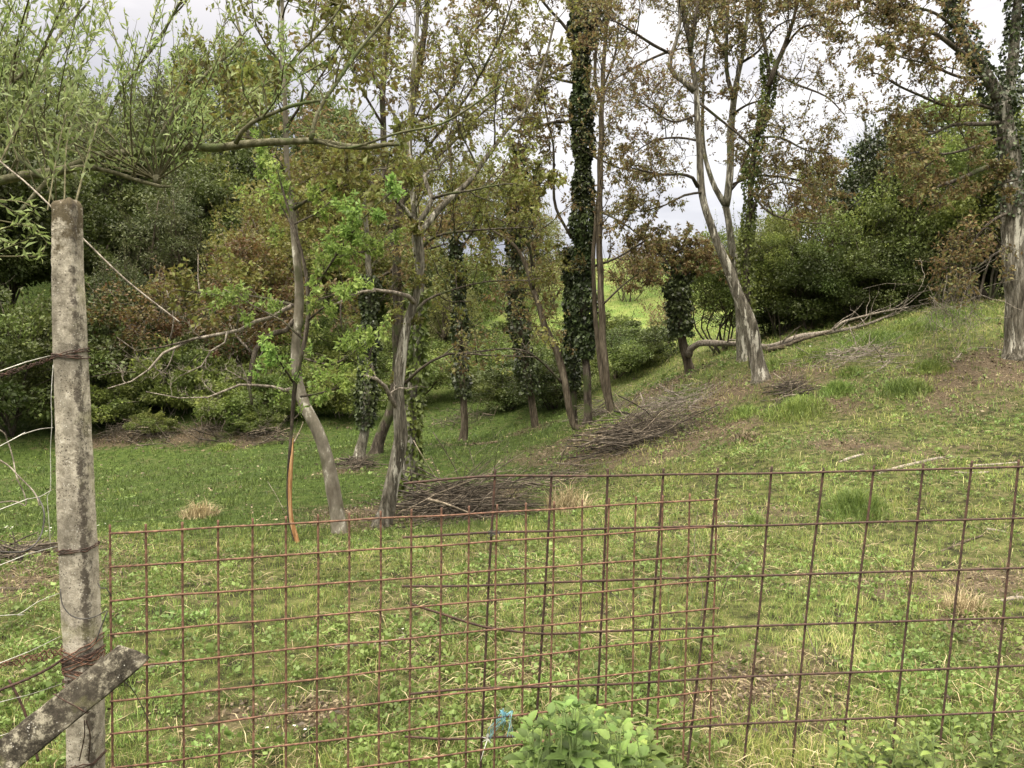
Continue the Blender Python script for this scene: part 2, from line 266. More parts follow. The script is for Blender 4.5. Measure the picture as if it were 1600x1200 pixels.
M['rust'] = metal_mat('rusty_steel', (.05, .026, .017), (.115, .058, .036), (.22, .12, .078))
M['rust_dark'] = metal_mat('dark_rusty_steel', (.025, .014, .011), (.05, .027, .02), (.10, .052, .034))
M['galv'] = metal_mat('galvanised_wire', (.25, .25, .22), (.42, .41, .37), (.55, .54, .5), rough=.5, metallic=.4)
M['cable'] = metal_mat('black_cable', (.015, .015, .015), (.03, .028, .025), (.05, .045, .04), rough=.6, metallic=0)
M['twine_blue'] = metal_mat('blue_twine', (.10, .25, .33), (.16, .38, .46), (.35, .55, .6), rough=.8, metallic=0)
M['twine_white'] = metal_mat('white_twine', (.5, .5, .46), (.62, .62, .58), (.72, .72, .68), rough=.8, metallic=0)
M['stem_green'] = metal_mat('green_stems', (.07, .11, .03), (.11, .16, .045), (.16, .2, .07), rough=.7, metallic=0)
M['petal'] = metal_mat('white_petals', (.6, .6, .5), (.7, .7, .62), (.75, .75, .7), rough=.7, metallic=0)

# ------------------------------------------------------------------ mesh building
class MB:
    def __init__(s): s.v = []; s.q = []; s.t = []; s.rv = []; s.n = 0
    def add(s, v, q=None, t=None, r=None):
        v = np.asarray(v, float).reshape(-1, 3)
        if q is not None and len(q): s.q.append(np.asarray(q).reshape(-1, 4) + s.n)
        if t is not None and len(t): s.t.append(np.asarray(t).reshape(-1, 3) + s.n)
        s.v.append(v); s.rv.append(np.full(len(v), .5) if r is None else np.broadcast_to(r, (len(v),)))
        s.n += len(v)
    def build(s, name, material, parent=None, origin=(0, 0, 0), smooth=True, attrs=None):
        me = bpy.data.meshes.new(name)
        if s.n:
            v = np.concatenate(s.v) - np.asarray(origin, float)
            q = np.concatenate(s.q) if s.q else np.zeros((0, 4), int)
            t = np.concatenate(s.t) if s.t else np.zeros((0, 3), int)
            nq, ntr = len(q), len(t)
            me.vertices.add(len(v)); me.vertices.foreach_set('co', v.astype(np.float32).ravel())
            me.loops.add(nq * 4 + ntr * 3); me.polygons.add(nq + ntr)
            me.loops.foreach_set('vertex_index', np.r_[q.ravel(), t.ravel()].astype(np.int32))
            me.polygons.foreach_set('loop_start', np.r_[np.arange(nq) * 4, nq * 4 + np.arange(ntr) * 3].astype(np.int32))
            me.update(calc_edges=True)
            if smooth: me.polygons.foreach_set('use_smooth', np.ones(nq + ntr, bool))
            a = me.attributes.new('rnd', 'FLOAT', 'POINT'); a.data.foreach_set('value', np.concatenate(s.rv).astype(np.float32))
            for k, val in (attrs or {}).items():
                a = me.attributes.new(k, 'FLOAT', 'POINT'); a.data.foreach_set('value', np.asarray(val, np.float32))
        me.materials.append(material)
        o = bpy.data.objects.new(name, me); COL.objects.link(o)
        if parent is not None: o.parent = parent
        else: o.location = origin
        return o
def tag(o, label=None, cat=None, group=None, kind=None):
    if label: o['label'] = label
    if cat: o['category'] = cat
    if group: o['group'] = group
    if kind: o['kind'] = kind
    return o
def empty(name, loc, label, cat, group=None):
    o = bpy.data.objects.new(name, None); COL.objects.link(o); o.location = loc; o.empty_display_size = .2
    return tag(o, label, cat, group)

def smooth_path(pts, step):
    """Catmull-Rom through rows of (x,y,z,r)"""
    p = np.asarray(pts, float)
    if len(p) < 3:
        n = max(2, int(np.linalg.norm(p[-1, :3] - p[0, :3]) / step) + 1); t = np.linspace(0, 1, n)[:, None]; return p[0] * (1 - t) + p[-1] * t
    e = np.vstack([2 * p[0] - p[1], p, 2 * p[-1] - p[-2]]); o = []
    for i in range(1, len(e) - 2):
        n = max(1, int(np.linalg.norm(e[i+1, :3] - e[i, :3]) / step)); t = (np.arange(n) / n)[:, None]
        a, b, c, d = e[i-1], e[i], e[i+1], e[i+2]
        o.append(.5 * (2*b + (c-a)*t + (2*a-5*b+4*c-d)*t*t + (3*b-a-3*c+d)*t**3))
    o.append(p[-1:]); o = np.vstack(o); o[:, 3] = np.maximum(o[:, 3], 0.0006); return o
def tube(mb, path, n=6, cap=True, lump=0., rnd=.5):
    p = np.asarray(path, float); k = len(p)
    T = np.gradient(p[:, :3], axis=0); T /= np.linalg.norm(T, axis=1)[:, None] + 1e-9
    m = T.mean(0); ref = np.eye(3)[np.argmin(np.abs(m))]
    U = np.cross(T, ref); U /= np.linalg.norm(U, axis=1)[:, None] + 1e-9; V = np.cross(T, U)
    a = np.arange(n) / n * 2 * np.pi; rr = p[:, 3][:, None] * np.ones(n)
    if lump:
        s = np.cumsum(np.r_[0, np.linalg.norm(np.diff(p[:, :3], axis=0), axis=1)])[:, None]
        ph = random.random() * 6
        rr = rr * (1 + lump * (np.sin(2*a + s*2.1 + ph) * .5 + np.sin(3*a - s*5.3 + 2*ph) * .45 + np.sin(5*a + s*9 + ph) * .25 + .5*np.sin(s*7+ph)))
    v = p[:, None, :3] + rr[..., None] * (np.cos(a)[None, :, None] * U[:, None] + np.sin(a)[None, :, None] * V[:, None])
    i = np.arange(k - 1)[:, None] * n; j = np.arange(n)[None]; j2 = (j + 1) % n
    q = np.stack([i + j, i + j2, i + n + j2, i + n + j], -1).reshape(-1, 4)
    v = v.reshape(-1, 3); t = None
    if cap and n > 3:
        v = np.vstack([v, p[0, :3], p[-1, :3]]); c0, c1 = k * n, k * n + 1; jj = np.arange(n)
        t = np.vstack([np.c_[jj, np.full(n, c0), (jj + 1) % n], np.c_[(k-1)*n + jj, (k-1)*n + (jj+1) % n, np.full(n, c1)]])
    mb.add(v, q, t, rnd)
def unit(v): return v / (np.linalg.norm(v, axis=-1, keepdims=True) + 1e-9)
def leaves(mb, pos, dirs, size, aspect=.5, rnd=None, fold=.25, rng=RNG):
    """one folded four-point leaf per row"""
    n = len(pos)
    if n == 0: return
    size = np.broadcast_to(size, (n,))[:, None]; d = unit(dirs)
    nr = unit(rng.normal(size=(n, 3)) + np.array([0, 0, .5])); s = unit(np.cross(d, nr)); up = np.cross(s, d)
    a = pos; c = pos + d * size; b1 = pos + d * size * .45 + s * size * aspect * .5 + up * size * fold * .3; b2 = pos + d * size * .45 - s * size * aspect * .5 + up * size * fold * .3
    v = np.stack([a, b1, c, b2], 1).reshape(-1, 3); q = np.arange(n * 4).reshape(-1, 4)
    if rnd is None: rnd = rng.random(n)
    mb.add(v, q, None, np.repeat(rnd, 4))

# branching ---------------------------------------------------------------
def wiggle_path(p, d, length, r0, r1, seg=6, wob=.25, up=.05):
    pts = [np.r_[p, r0]]; d = unit(np.asarray(d, float)); st = length / seg; q = np.array(p, float)
    for i in range(seg):
        d = unit(d + np.array([random.gauss(0, wob), random.gauss(0, wob), random.gauss(0, wob) + up])); q = q + d * st
        pts.append(np.r_[q, r0 + (r1 - r0) * (i + 1) / seg])
    return np.array(pts)
def at_path(path, t):
    k = len(path) - 1; f = min(max(t, 0), .999) * k; i = int(f); u = f - i
    return path[i] * (1 - u) + path[i+1] * u, unit(path[min(i+1, k), :3] - path[i, :3])
def side_dir(T, spread, up):
    r = unit(np.array([random.gauss(0, 1), random.gauss(0, 1), random.gauss(0, 1)])); s = unit(r - T * r.dot(T))
    return unit(T * (1 - spread) + s * spread + np.array([0, 0, up]))
class Leafer:
    def __init__(s): s.p = []; s.d = []; s.s = []
    def spray(s, path, n, size, droop=.3, spread=1., t0=.2, off=0.):
        k = len(path) - 1; t = t0 + (1 - t0) * RNG.random(n); f = np.minimum(t, .999) * k; i = f.astype(int); u = (f - i)[:, None]
        p = path[i, :3] * (1 - u) + path[i+1, :3] * u; T = unit(path[i+1, :3] - path[i, :3])
        d = T * .6 + RNG.normal(size=(n, 3)) * spread * .6 + np.array([0, 0, -droop])
        if off: p = p + RNG.normal(size=(n, 3)) * off
        s.p.append(p); s.d.append(d); s.s.append(size * RNG.uniform(.6, 1.25, n))
    def cat(s): return (np.concatenate(s.p), np.concatenate(s.d), np.concatenate(s.s)) if s.p else (np.zeros((0,3)),)*2 + (np.zeros(0),)
def ramify(mb, lf, path, n, length, cfg, level=0, t0=.15, prev_r=None):
    for k in range(n):
        t = t0 + (1 - t0) * (k + random.random()) / n
        pt, T = at_path(path, t)
        ln = length * random.uniform(.5, 1.15) * (1 - .45 * t if level == 0 else 1)
        r0 = min(pt[3] * .6, cfg.get('r', .012) * (ln / max(length, .01)) * (.45 ** level)); rm = cfg.get('rmin', .0016); r0 = max(r0, rm)
        d = side_dir(T, random.uniform(.45, .8), cfg.get('up', .15))
        b = wiggle_path(pt[:3], d, ln, r0, max(rm * .7, r0 * .3), seg=6 if level == 0 else 4, wob=cfg.get('wob', .22), up=cfg.get('lift', .03))
        tube(mb, b, 5 if level == 0 else 3, cap=False)
        if level + 1 < cfg.get('levels', 3): ramify(mb, lf, b, cfg.get('kids', 6) if level == 0 else cfg.get('kids2', 4), ln * .5, cfg, level + 1, .2)
        if level >= cfg.get('leaf_level', 1) and cfg.get('leaves', 8) > 0 and random.random() < cfg.get('leafy', 1.):
            lf.spray(b, max(1, int(cfg.get('leaves', 8) * random.uniform(.6, 1.4))), cfg.get('size', .05), cfg.get('droop', .3), cfg.get('spread', 1.), .3, cfg.get('off', .01))

def limb3d(pts, D, d1=None, wob=0.):
    """pixel polyline (px,py,width_px[,D]) -> rows (x,y,z,r)"""
    n = len(pts); o = []
    for i, a in enumerate(pts):
        dd = a[3] if len(a) > 3 else D + ((d1 - D) * i / (n - 1) if d1 is not None else 0)
        o.append(np.r_[P(a[0], a[1], dd), a[2] / 2 / ppm(dd)])
    return np.array(o)
def ivy_on(path, n, spread, size, t0=0, t1=1, fl=1.):
    """ivy leaves wrapped round a limb path"""
    k = len(path) - 1; t = t0 + (t1 - t0) * RNG.random(n); f = np.minimum(t, .999) * k; i = f.astype(int); u = (f - i)[:, None]
    c = path[i] * (1 - u) + path[i+1] * u
    a = RNG.uniform(0, 2*np.pi, n); sp = (c[:, 3] + spread * (.35 + .65 * RNG.random(n) ** .7) * (1 + .35 * np.sin(t * 37) + .25 * np.sin(t * 91)))[:, None]
    o = np.c_[np.cos(a), np.sin(a), np.zeros(n)]
    p = c[:, :3] + o * sp; d = o * .5 + np.array([0, 0, -.9]) + RNG.normal(size=(n, 3)) * .45
    return p, d, size * RNG.uniform(.6, 1.3, n)

def build_tree(name, label, cat, D, limbs, bark, leaf, cfg, group=None, ivy=None, bare=None, ivymat='leaf_ivy', top_extra=True):
    """limbs: list of dict(p=pixel polyline, d1=end depth, n=side branches, t0, len)"""
    base3 = limb3d(limbs[0]['p'][:1], limbs[0].get('D', D))[0][:3]; base = snap(base3)
    root = empty(name, base, label, cat, group)
    tk = MB(); br = MB(); dd = []; lf = Leafer(); paths = []; cfg = dict(cfg, rmin=D * .00021)
    for li, lb in enumerate(limbs):
        path3 = limb3d(lb['p'], lb.get('D', D), lb.get('d1')); path3[:, 3] *= np.linspace(.97, .80, len(path3)); dead = lb.get('cfg', {}).get('leaves') == 0
        if dead: dd.append(MB())
        if lb.get('root', li == 0):    # root flare and a buried foot
            zb = h1(path3[0, 0], path3[0, 1]); f0 = path3[0].copy(); f0[2] = zb - .15; f0[3] *= 1.7
            if path3[0, 2] < zb + .02: path3[0, 2] = zb + .02
            f0[:2] += (path3[0, :2] - path3[1, :2]) * .2
            path3 = np.vstack([f0, path3]); path3[1, 3] *= 1.15
        if lb.get('ext'):              # carries on above the picture
            d = unit(path3[-1, :3] - path3[-2, :3]); e = lb['ext']; q = path3[-1].copy()
            for kk in range(3):
                q = q.copy(); q[:3] = q[:3] + (d + np.array([random.gauss(0, .1), random.gauss(0, .1), .15])) * e / 3; q[3] *= .6; path3 = np.vstack([path3, q])
        thick = path3[:, 3].max() * 2 * ppm(D)
        sm = smooth_path(path3, .12 if thick > 10 else .15)
        # small natural unevenness
        s = np.arange(len(sm)); amp = min(.007, sm[:, 3].mean() * .15)
        sm[1:, 0] += amp * np.sin(s[1:] * .9 + li) ; sm[1:, 1] += amp * 2 * np.sin(s[1:] * .55 + 2 * li)
        tube(tk if lb.get('trunk', li == 0 or thick > 9) else (dd[-1] if dead else br), sm, 14 if thick > 14 else 8 if thick > 6 else 5, lump=lb.get('lump', .07))
        paths.append(sm)
        if lb.get('n', 0): ramify(dd[-1] if dead else br, lf, sm, lb['n'], lb.get('len', cfg.get('len', 1.2)), dict(cfg, **lb.get('cfg', {})), 0, lb.get('t0', .3))
    tk.build('trunk', M[bark], root, base)
    if br.n: br.build('branches', M[bare or 'bark_dark'], root, base)  # dark bark by default, painting in the branches' silhouettes against the sky
    for q_ in dd: q_.build('dead_limb', M['wood_dead'], root, base)
    p, d, s = lf.cat()
    if len(p):
        m = MB(); leaves(m, p, d, s, cfg.get('aspect', .5)); m.build('crown', M[leaf], root, base)
    if ivy:
        m = MB()
        for (li, n, spr, sz, t0, t1) in ivy:
            p, d, s = ivy_on(paths[li], n, spr, sz, t0, t1); leaves(m, p, d, s, .85, fold=.1)
        m.build('ivy', M[ivymat], root, base)
    return root, paths

# clump crowns ------------------------------------------------------------
def clump_crown(nl, ncl, rx, ry, rz, size, seed, cz, shape=1., bottom=-.7, aspect=.6):
    rg = np.random.default_rng(seed); c = unit(rg.normal(size=(ncl, 3))); c *= (rg.random(ncl)[:, None] ** .45)
    c[:, 2] = np.where(c[:, 2] < bottom, bottom * rg.random(ncl), c[:, 2])
    taper = 1 - .45 * shape * np.clip(c[:, 2], 0, 1) ** 1.5
    cc = c * [rx, ry, rz] * np.c_[taper, taper, np.ones(ncl)] + [0, 0, cz]
    cr_ = rg.uniform(.16, .36, ncl) * (rx + rz) / 2
    k = rg.integers(0, ncl, nl); o = unit(rg.normal(size=(nl, 3))); rad = cr_[k] * (.35 + .75 * rg.random(nl) ** .6) 
    p = cc[k] + o * rad[:, None] * [1, 1, .62]
    d = o * .7 + rg.normal(size=(nl, 3)) * .6 + [0, 0, -.25]
    r = np.clip(.5 * rg.random(ncl)[k] + .5 * rg.random(nl), 0, 1)
    return p, d, size * rg.uniform(.55, 1.35, nl), r, cc
def plant_proto(kind, seed, h, wdt, nl, size, leaf, bark, ncl=26, stems=1, shape=1., bottom=-.7, crown_from=.25, bare=.0, aspect=.6, stray=400):
    """meshes of one bush or tree standing at the origin, height h"""
    random.seed(seed); rz = h * (1 - crown_from) / 2 * .92; cz = h * crown_from + rz
    p, d, s, r, cc = clump_crown(nl, ncl, wdt / 2, wdt / 2, rz, size, seed, cz, shape, bottom, aspect)
    p[:, 2] = np.maximum(p[:, 2], .03)
    tm = MB()
    for sidx in range(stems):
        a = random.random() * 6.28; lean = (.12 if stems == 1 else .5) * wdt
        tip = np.array([math.cos(a) * lean * random.random(), math.sin(a) * lean * random.random(), h * .85])
        b0 = np.array([0, 0, -.15]) if stems == 1 else np.array([random.gauss(0, .12), random.gauss(0, .12), -.1])
        pts = [np.r_[b0, h * .022 / stems ** .5]]
        for t in (.25, .5, .75, 1): pts.append(np.r_[b0 * (1-t) + tip * t + [random.gauss(0, .04*h), random.gauss(0, .04*h), 0], h * .022 / stems ** .5 * (1 - .85 * t)])
        st = smooth_path(pts, h / 14); tube(tm, st, 7, lump=.08)
        for c in cc[sidx::stems]:
            a0, T = at_path(st, min(.9, max(.15, (c[2] / h) * .75 + random.uniform(-.1, .05)))); mid = a0[:3] * .5 + c * .5 + [random.gauss(0, .04*h), random.gauss(0, .04*h), .03*h]
            b = smooth_path([np.r_[a0[:3], a0[3] * .5], np.r_[mid, a0[3] * .3], np.r_[c, .006], np.r_[c + (c - mid) * .6, .003]], h / 16); tube(tm, b, 4, cap=False)
            for q in range(3 + int(bare * 6)):
                e, T2 = at_path(b, random.uniform(.3, 1)); tube(tm, wiggle_path(e[:3], side_dir(T2, .7, .1), h * random.uniform(.08, .2), .004, .0015, 4, .2), 3, cap=False)
    rs = np.random.default_rng(seed + 2); EP = []; ED = []; ES = []
    for q in range(90 if h > 2 else 60):   # stray leafy shoots breaking the outline
        c = cc[rs.integers(len(cc))]; dr = unit(np.array([c[0], c[1], (c[2] - h * .35) * 1.2]) + rs.normal(0, .35, 3) * wdt * .4 + [0, 0, .25 * h]); l = h * rs.uniform(.10, .24)
        st0 = c + dr * rs.uniform(.05, .2) * wdt * .5; b = wiggle_path(st0, dr, l, .006, .002, 5, .15, .03); tube(tm, b, 3, cap=False); m_ = 16
        t = rs.random(m_) * 4.99; i = t.astype(int); u = (t - i)[:, None]; EP.append(b[i, :3] * (1 - u) + b[i + 1, :3] * u); ED.append(dr + rs.normal(0, .7, (m_, 3))); ES.append(size * rs.uniform(.6, 1.2, m_))
    p = np.vstack([p] + EP); d = np.vstack([d] + ED); s = np.r_[s, np.concatenate(ES)]; r = np.r_[r, rs.random(len(p) - len(r))]
    lm = MB(); leaves(lm, p, d, s, aspect, r, rng=np.random.default_rng(seed + 1))
    return tm, lm, M[bark], M[leaf]
PROTO = {}
def place(proto, name, label, cat, px, py, D, scale=(1, 1, 1), rot=None, group=None, trunkname='trunk'):
    p = P(px, py, D) if D else G(px, py); b = snap(p)
    if isinstance(scale, (int, float)): scale = (scale,) * 3
    rot = random.random() * 6.28 if rot is None else rot
    root = empty(name, b, label, cat, group); root.rotation_euler = (0, 0, rot); root.scale = scale
    if proto in PROTO and isinstance(PROTO[proto], tuple) and len(PROTO[proto]) == 4:
        tm, lm, mb_, ml = PROTO[proto]
        a = tm.build('branches' if cat in ('bush', 'bramble', 'shrub') else 'trunk', mb_, root); c = lm.build('foliage' if cat in ('bush', 'bramble', 'shrub') else 'crown', ml, root)
        PROTO[proto] = [a, c]
    else:
        for ch in PROTO[proto]:
            c = ch.copy(); COL.objects.link(c); c.parent = root
            nm = ch.name.split('.')[0]
            if cat in ('bush', 'bramble', 'shrub'): nm = {'trunk': 'branches', 'crown': 'foliage'}.get(nm, nm)
            else: nm = {'branches': 'trunk', 'foliage': 'crown'}.get(nm, nm)
            c.name = nm
    return root
# ================================================================== GROUND
SOIL = [(1480,600,1.2,.33),(1555,575,1.4,.42),(1312,700,.45,.40),(1300,640,.6,.4),(1110,625,1.5,.35),(1020,610,1.5,.4),(930,690,1.5,.4),(1000,700,1.6,.4),
        (640,800,1.2,.45),(300,684,.9,.4),(200,684,.9,.4),(400,684,.9,.4),(560,735,.6,.35),(725,695,.7,.3),(835,672,.8,.3),(1230,1080,.35,.38),(1500,980,.35,.4),(820,1040,.3,.35),
        (1150,820,.5,.25),(1350,900,.4,.3),(30,900,.7,.4),(40,860,.7,.4),(780,780,.9,.35),(1550,900,.5,.35),(620,1010,.25,.3),(430,1110,.2,.3),(1100,900,.4,.3),(1420,700,.9,.18),(1230,590,1.1,.3)]
_soil3 = [(*G(a, b)[:2], r, s) for a, b, r, s in SOIL]
def soil_at(x, y):
    v = 0.05 * np.ones_like(x); x = x + .35 * sn(x, y, 2.3, 9); y = y + .35 * sn(x, y, 2.1, 10)
    for a, b, r, s in _soil3: v = np.maximum(v, s * np.exp(-((x - a) ** 2 + (y - b) ** 2) / (r * r)) * 1.1)
    v = v + .10 * sn(x, y, 3.3, 11)
    return v
def lawn_at(x, y):
    r = np.hypot(x, y); y = y + .35 * sn(x, y, 1.6, 17, 3); f = np.clip((y - 7.2) / 1.6, 0, 1) * np.clip((.10 * y + .3 - x) / 1.2, 0, 1); hill = np.clip((-x - 1) / 5, 0, 1)
    return f * np.where(y < 24, 1, np.clip(1 - (y - 24) / 6, 0, 1) * (1 - hill) + hill)
def graded(a, b, n, k): t = np.linspace(-1, 1, n); s = np.sinh(k * t) / np.sinh(k); return np.where(s < 0, -s * a, s * b)
xs = graded(-420, 420, 330, 5.2); ys = graded(-90, 520, 360, 5.0) + 4
X, Y = np.meshgrid(xs, ys); Z = H(X, Y)
ny, nx = X.shape; idx = np.arange(ny * nx).reshape(ny, nx)
q = np.stack([idx[:-1, :-1], idx[:-1, 1:], idx[1:, 1:], idx[1:, :-1]], -1).reshape(-1, 4)
gm = MB(); gm.add(np.stack([X, Y, Z], -1).reshape(-1, 3), q)
dist = np.hypot(X, Y).ravel()
go = gm.build('ground', M['ground'], attrs={'far': np.clip((dist - 10) / 30, 0, 1), 'soil': soil_at(X.ravel(), Y.ravel()), 'lawn': lawn_at(X.ravel(), Y.ravel())}); tag(go, kind='structure')

# ---- grass, ground leaves, litter (uncountable) -------------------------
def sector(n, r0, r1, half=42, pw=1.0, rg=RNG):
    r = r0 * (r1 / r0) ** (rg.random(n) ** pw); a = R(half) * rg.uniform(-1, 1, n); return r * np.sin(a), r * np.cos(a)
def blades(mb, x, y, h, wdt, rg, lean=.5, rnd=None, z=None):
    n = len(x); z = (H(x, y) if z is None else z) - .006; a = rg.uniform(0, 6.283, n); l = rg.uniform(.1, 1, n) * lean
    side = np.c_[-np.sin(a), np.cos(a), np.zeros(n)]; d = np.c_[np.cos(a), np.sin(a), np.zeros(n)]
    yaw = rg.uniform(0, 6.283, n); sd = np.c_[np.cos(yaw), np.sin(yaw), np.zeros(n)] * (wdt / 2)[:, None]
    b = np.c_[x, y, z]; up = np.array([0, 0, 1.])
    m = b + (up * .6 + d * (l * .35)[:, None]) * h[:, None]; t = b + (up * (1 - .35 * l)[:, None] + d * (l * 1.1)[:, None]) * h[:, None]
    v = np.stack([b - sd, b + sd, m + sd * .8, m - sd * .8, t], 1).reshape(-1, 3); o = np.arange(n)[:, None] * 5
    mb.add(v, o + [0, 1, 2, 3], o + [3, 2, 4], np.repeat(rg.random(n) if rnd is None else rnd, 5))
rg = np.random.default_rng(21)
def patch(x, y): return sn(x, y, .9, 1), sn(x, y, 3.1, 2)
x, y = sector(640000, 1.9, 60, 49, .95, rg)
p1, p2 = patch(x, y); so = soil_at(x, y)
g1 = sn(x, y, 13, 15, 3); keep = rg.random(len(x)) > np.clip(so * 1.3 + .15 + .2 * p2 - .95 * g1 * (1 - .7 * lawn_at(x, y)), 0, .96); x, y, p1, p2, so, g1 = x[keep], y[keep], p1[keep], p2[keep], so[keep], g1[keep]
r = np.hypot(x, y); h = (1 + .5 * np.clip(g1, -.6, 1)) * (.024 + .035 * np.clip(p1 + .2, 0, 1) * np.clip(sn(x, y, 5, 12) + .5, 0, 1) + .03 * np.clip(p2, 0, 1)) * rg.uniform(.4, 1.7, len(x)) * (1 + np.clip((r - 6) / 14, 0, 2.0) * np.where(x < .12 * r, .5, 1)); wd = .0025 * np.maximum(1, r / 4.2)
rn = np.clip(.42 + .20 * p1 + .18 * p2 - .12 * np.clip((r - 25) / 15, 0, 1) + rg.normal(0, .2, len(x)) + .10 * (x / (r + .1)) + .10 * np.clip((8 - r) / 3, 0, 1) - .46 * lawn_at(x, y) - .1 * np.clip(-g1, 0, 1) + (rg.random(len(x)) < .05) * .5, 0, 1)
gb = MB(); blades(gb, x, y, h, wd, rg, .9, rn); tag(gb.build('grass', M['grass'], smooth=False), 'short yellow-green pasture grass covering the whole slope and hollow', 'grass', kind='stuff')
# rank longer blades in loose patches
x, y = sector(85000, 2.0, 26, 48, 1.05, rg); q0 = sn(x, y, 1.3, 13) + .6 * sn(x, y, 6, 14); keep = (q0 + rg.normal(0, .25, len(x)) > .25) & (soil_at(x, y) < .4); x, y, q0 = x[keep], y[keep], q0[keep]
gb2 = MB(); blades(gb2, x, y, rg.uniform(.05, .13, len(x)), .0032 * np.maximum(1, np.hypot(x, y) / 5), rg, 1.1, np.clip(.52 + .15 * sn(x, y, 4, 19) - .42 * lawn_at(x, y) + rg.normal(0, .2, len(x)), 0, 1))
tag(gb2.build('rank_grass', M['grass'], smooth=False), 'longer bent grass standing in loose patches over the meadow', 'grass', kind='stuff')
# small broad leaves: little rosettes of 4-7 leaves
x, y = sector(95000, 1.9, 20, 49, 1.2, rg); q1 = sn(x, y, 2.2, 4); keep = (q1 + .5 * sn(x, y, 9, 16) + rg.normal(0, .35, len(x)) > .12) & (soil_at(x, y) < .45) & (rg.random(len(x)) > .75 * lawn_at(x, y)); x, y = x[keep], y[keep]
k = 6; n = len(x); sc = np.exp(rg.normal(-.25, .45, n)); z = H(x, y) + .012 * sc + rg.uniform(0, .035, n)
a = rg.uniform(0, 6.28, (n, k)); d = np.stack([np.cos(a), np.sin(a), rg.uniform(-.2, 1.2, (n, k))], -1)
pos = np.stack([x, y, z], -1)[:, None] + d * .008; r = np.hypot(x, y)
siz = (.017 * np.minimum(sc, 1.9) * np.maximum(1, r / 8))[:, None] * rg.uniform(.7, 1.3, (n, k))
gl = MB(); leaves(gl, pos.reshape(-1, 3), d.reshape(-1, 3), siz.ravel(), .8, np.repeat(rg.random(n), k) * .7 + .3 * rg.random(n * k), .1, rg)
tag(gl.build('ground_leaves', M['leaf_ground']), 'small clover-like leaves mixed into the meadow turf', 'ground cover', kind='stuff')
# dry straw lying and standing in the turf
x, y = sector(95000, 1.9, 26, 49, 1.12, rg); q1 = sn(x, y, 1.6, 6); keep = (q1 * .6 + rg.normal(0, .35, len(x)) + .6 * soil_at(x, y) + .22 * (x / 4) - .8 * lawn_at(x, y) > .10); x, y = x[keep], y[keep]; n = len(x)
z = H(x, y) + rg.uniform(.008, .045, n); a = rg.uniform(0, 6.28, n); ln = rg.uniform(.03, .16, n) * np.maximum(1, np.hypot(x, y) / 9); d = np.stack([np.cos(a), np.sin(a), rg.uniform(-.1, .3, n)], -1)
ds = MB(); leaves(ds, np.stack([x, y, z], -1), d, ln, .024, None, .9, rg)
tag(ds.build('dry_straw', M['straw'], smooth=False), 'pale dry stalks lying scattered through the green turf', 'straw', kind='stuff')
# leaf litter and crumbs on the bare patches
x, y = sector(150000, 2.5, 26, 42, 1.0, rg); keep = soil_at(x, y) + rg.normal(0, .12, len(x)) + .14 * sn(x, y, 2.5, 8) > .30; x, y = x[keep], y[keep]; n = len(x)
z = H(x, y) + rg.uniform(.004, .03, n); a = rg.uniform(0, 6.28, n); d = np.stack([np.cos(a), np.sin(a), rg.uniform(-.3, .4, n)], -1)
ll = MB(); leaves(ll, np.stack([x, y, z], -1), d, rg.uniform(.012, .034, n) * np.maximum(1, np.hypot(x, y) / 7), .5, None, .5, rg)
tag(ll.build('leaf_litter', M['litter']), 'brown dead leaves and crumbs on the bare earth patches of the slope', 'leaf litter', kind='stuff')

# ================================================================== REBAR PANELS
def line_plane(pA, pB):
    """vertical plane through two (px, D) stations; returns px,py -> 3D"""
    a = P(pA[0], 800, pA[1])[:2]; b = P(pB[0], 800, pB[1])[:2]
    nrm = np.array([-(b - a)[1], (b - a)[0]]); c = nrm @ a
    def f(px, py, off=0.):
        r = P(px, py, 1.) - np.array([0, 0, CAMZ]); t = (c) / (nrm @ r[:2]); p = np.array([0, 0, CAMZ]) + r * t
        return p + np.array([nrm[0], nrm[1], 0]) / np.linalg.norm(nrm) * off
    return f
def bar(root, base, name, pts, rad, m):
    mb = MB(); sm = smooth_path([np.r_[p, rad] for p in pts], .012)
    s = np.arange(len(sm)); sm[:, 3] *= 1 + .07 * np.where(s % 2 == 0, 1, -1)      # ribbed steel
    tube(mb, sm, 7); mb.build(name, m, root, base)
def sag(f, pts, rad, off, jit=1.2):
    o = []
    for i, (a, b) in enumerate(pts): o.append(f(a, b, off))
    return o
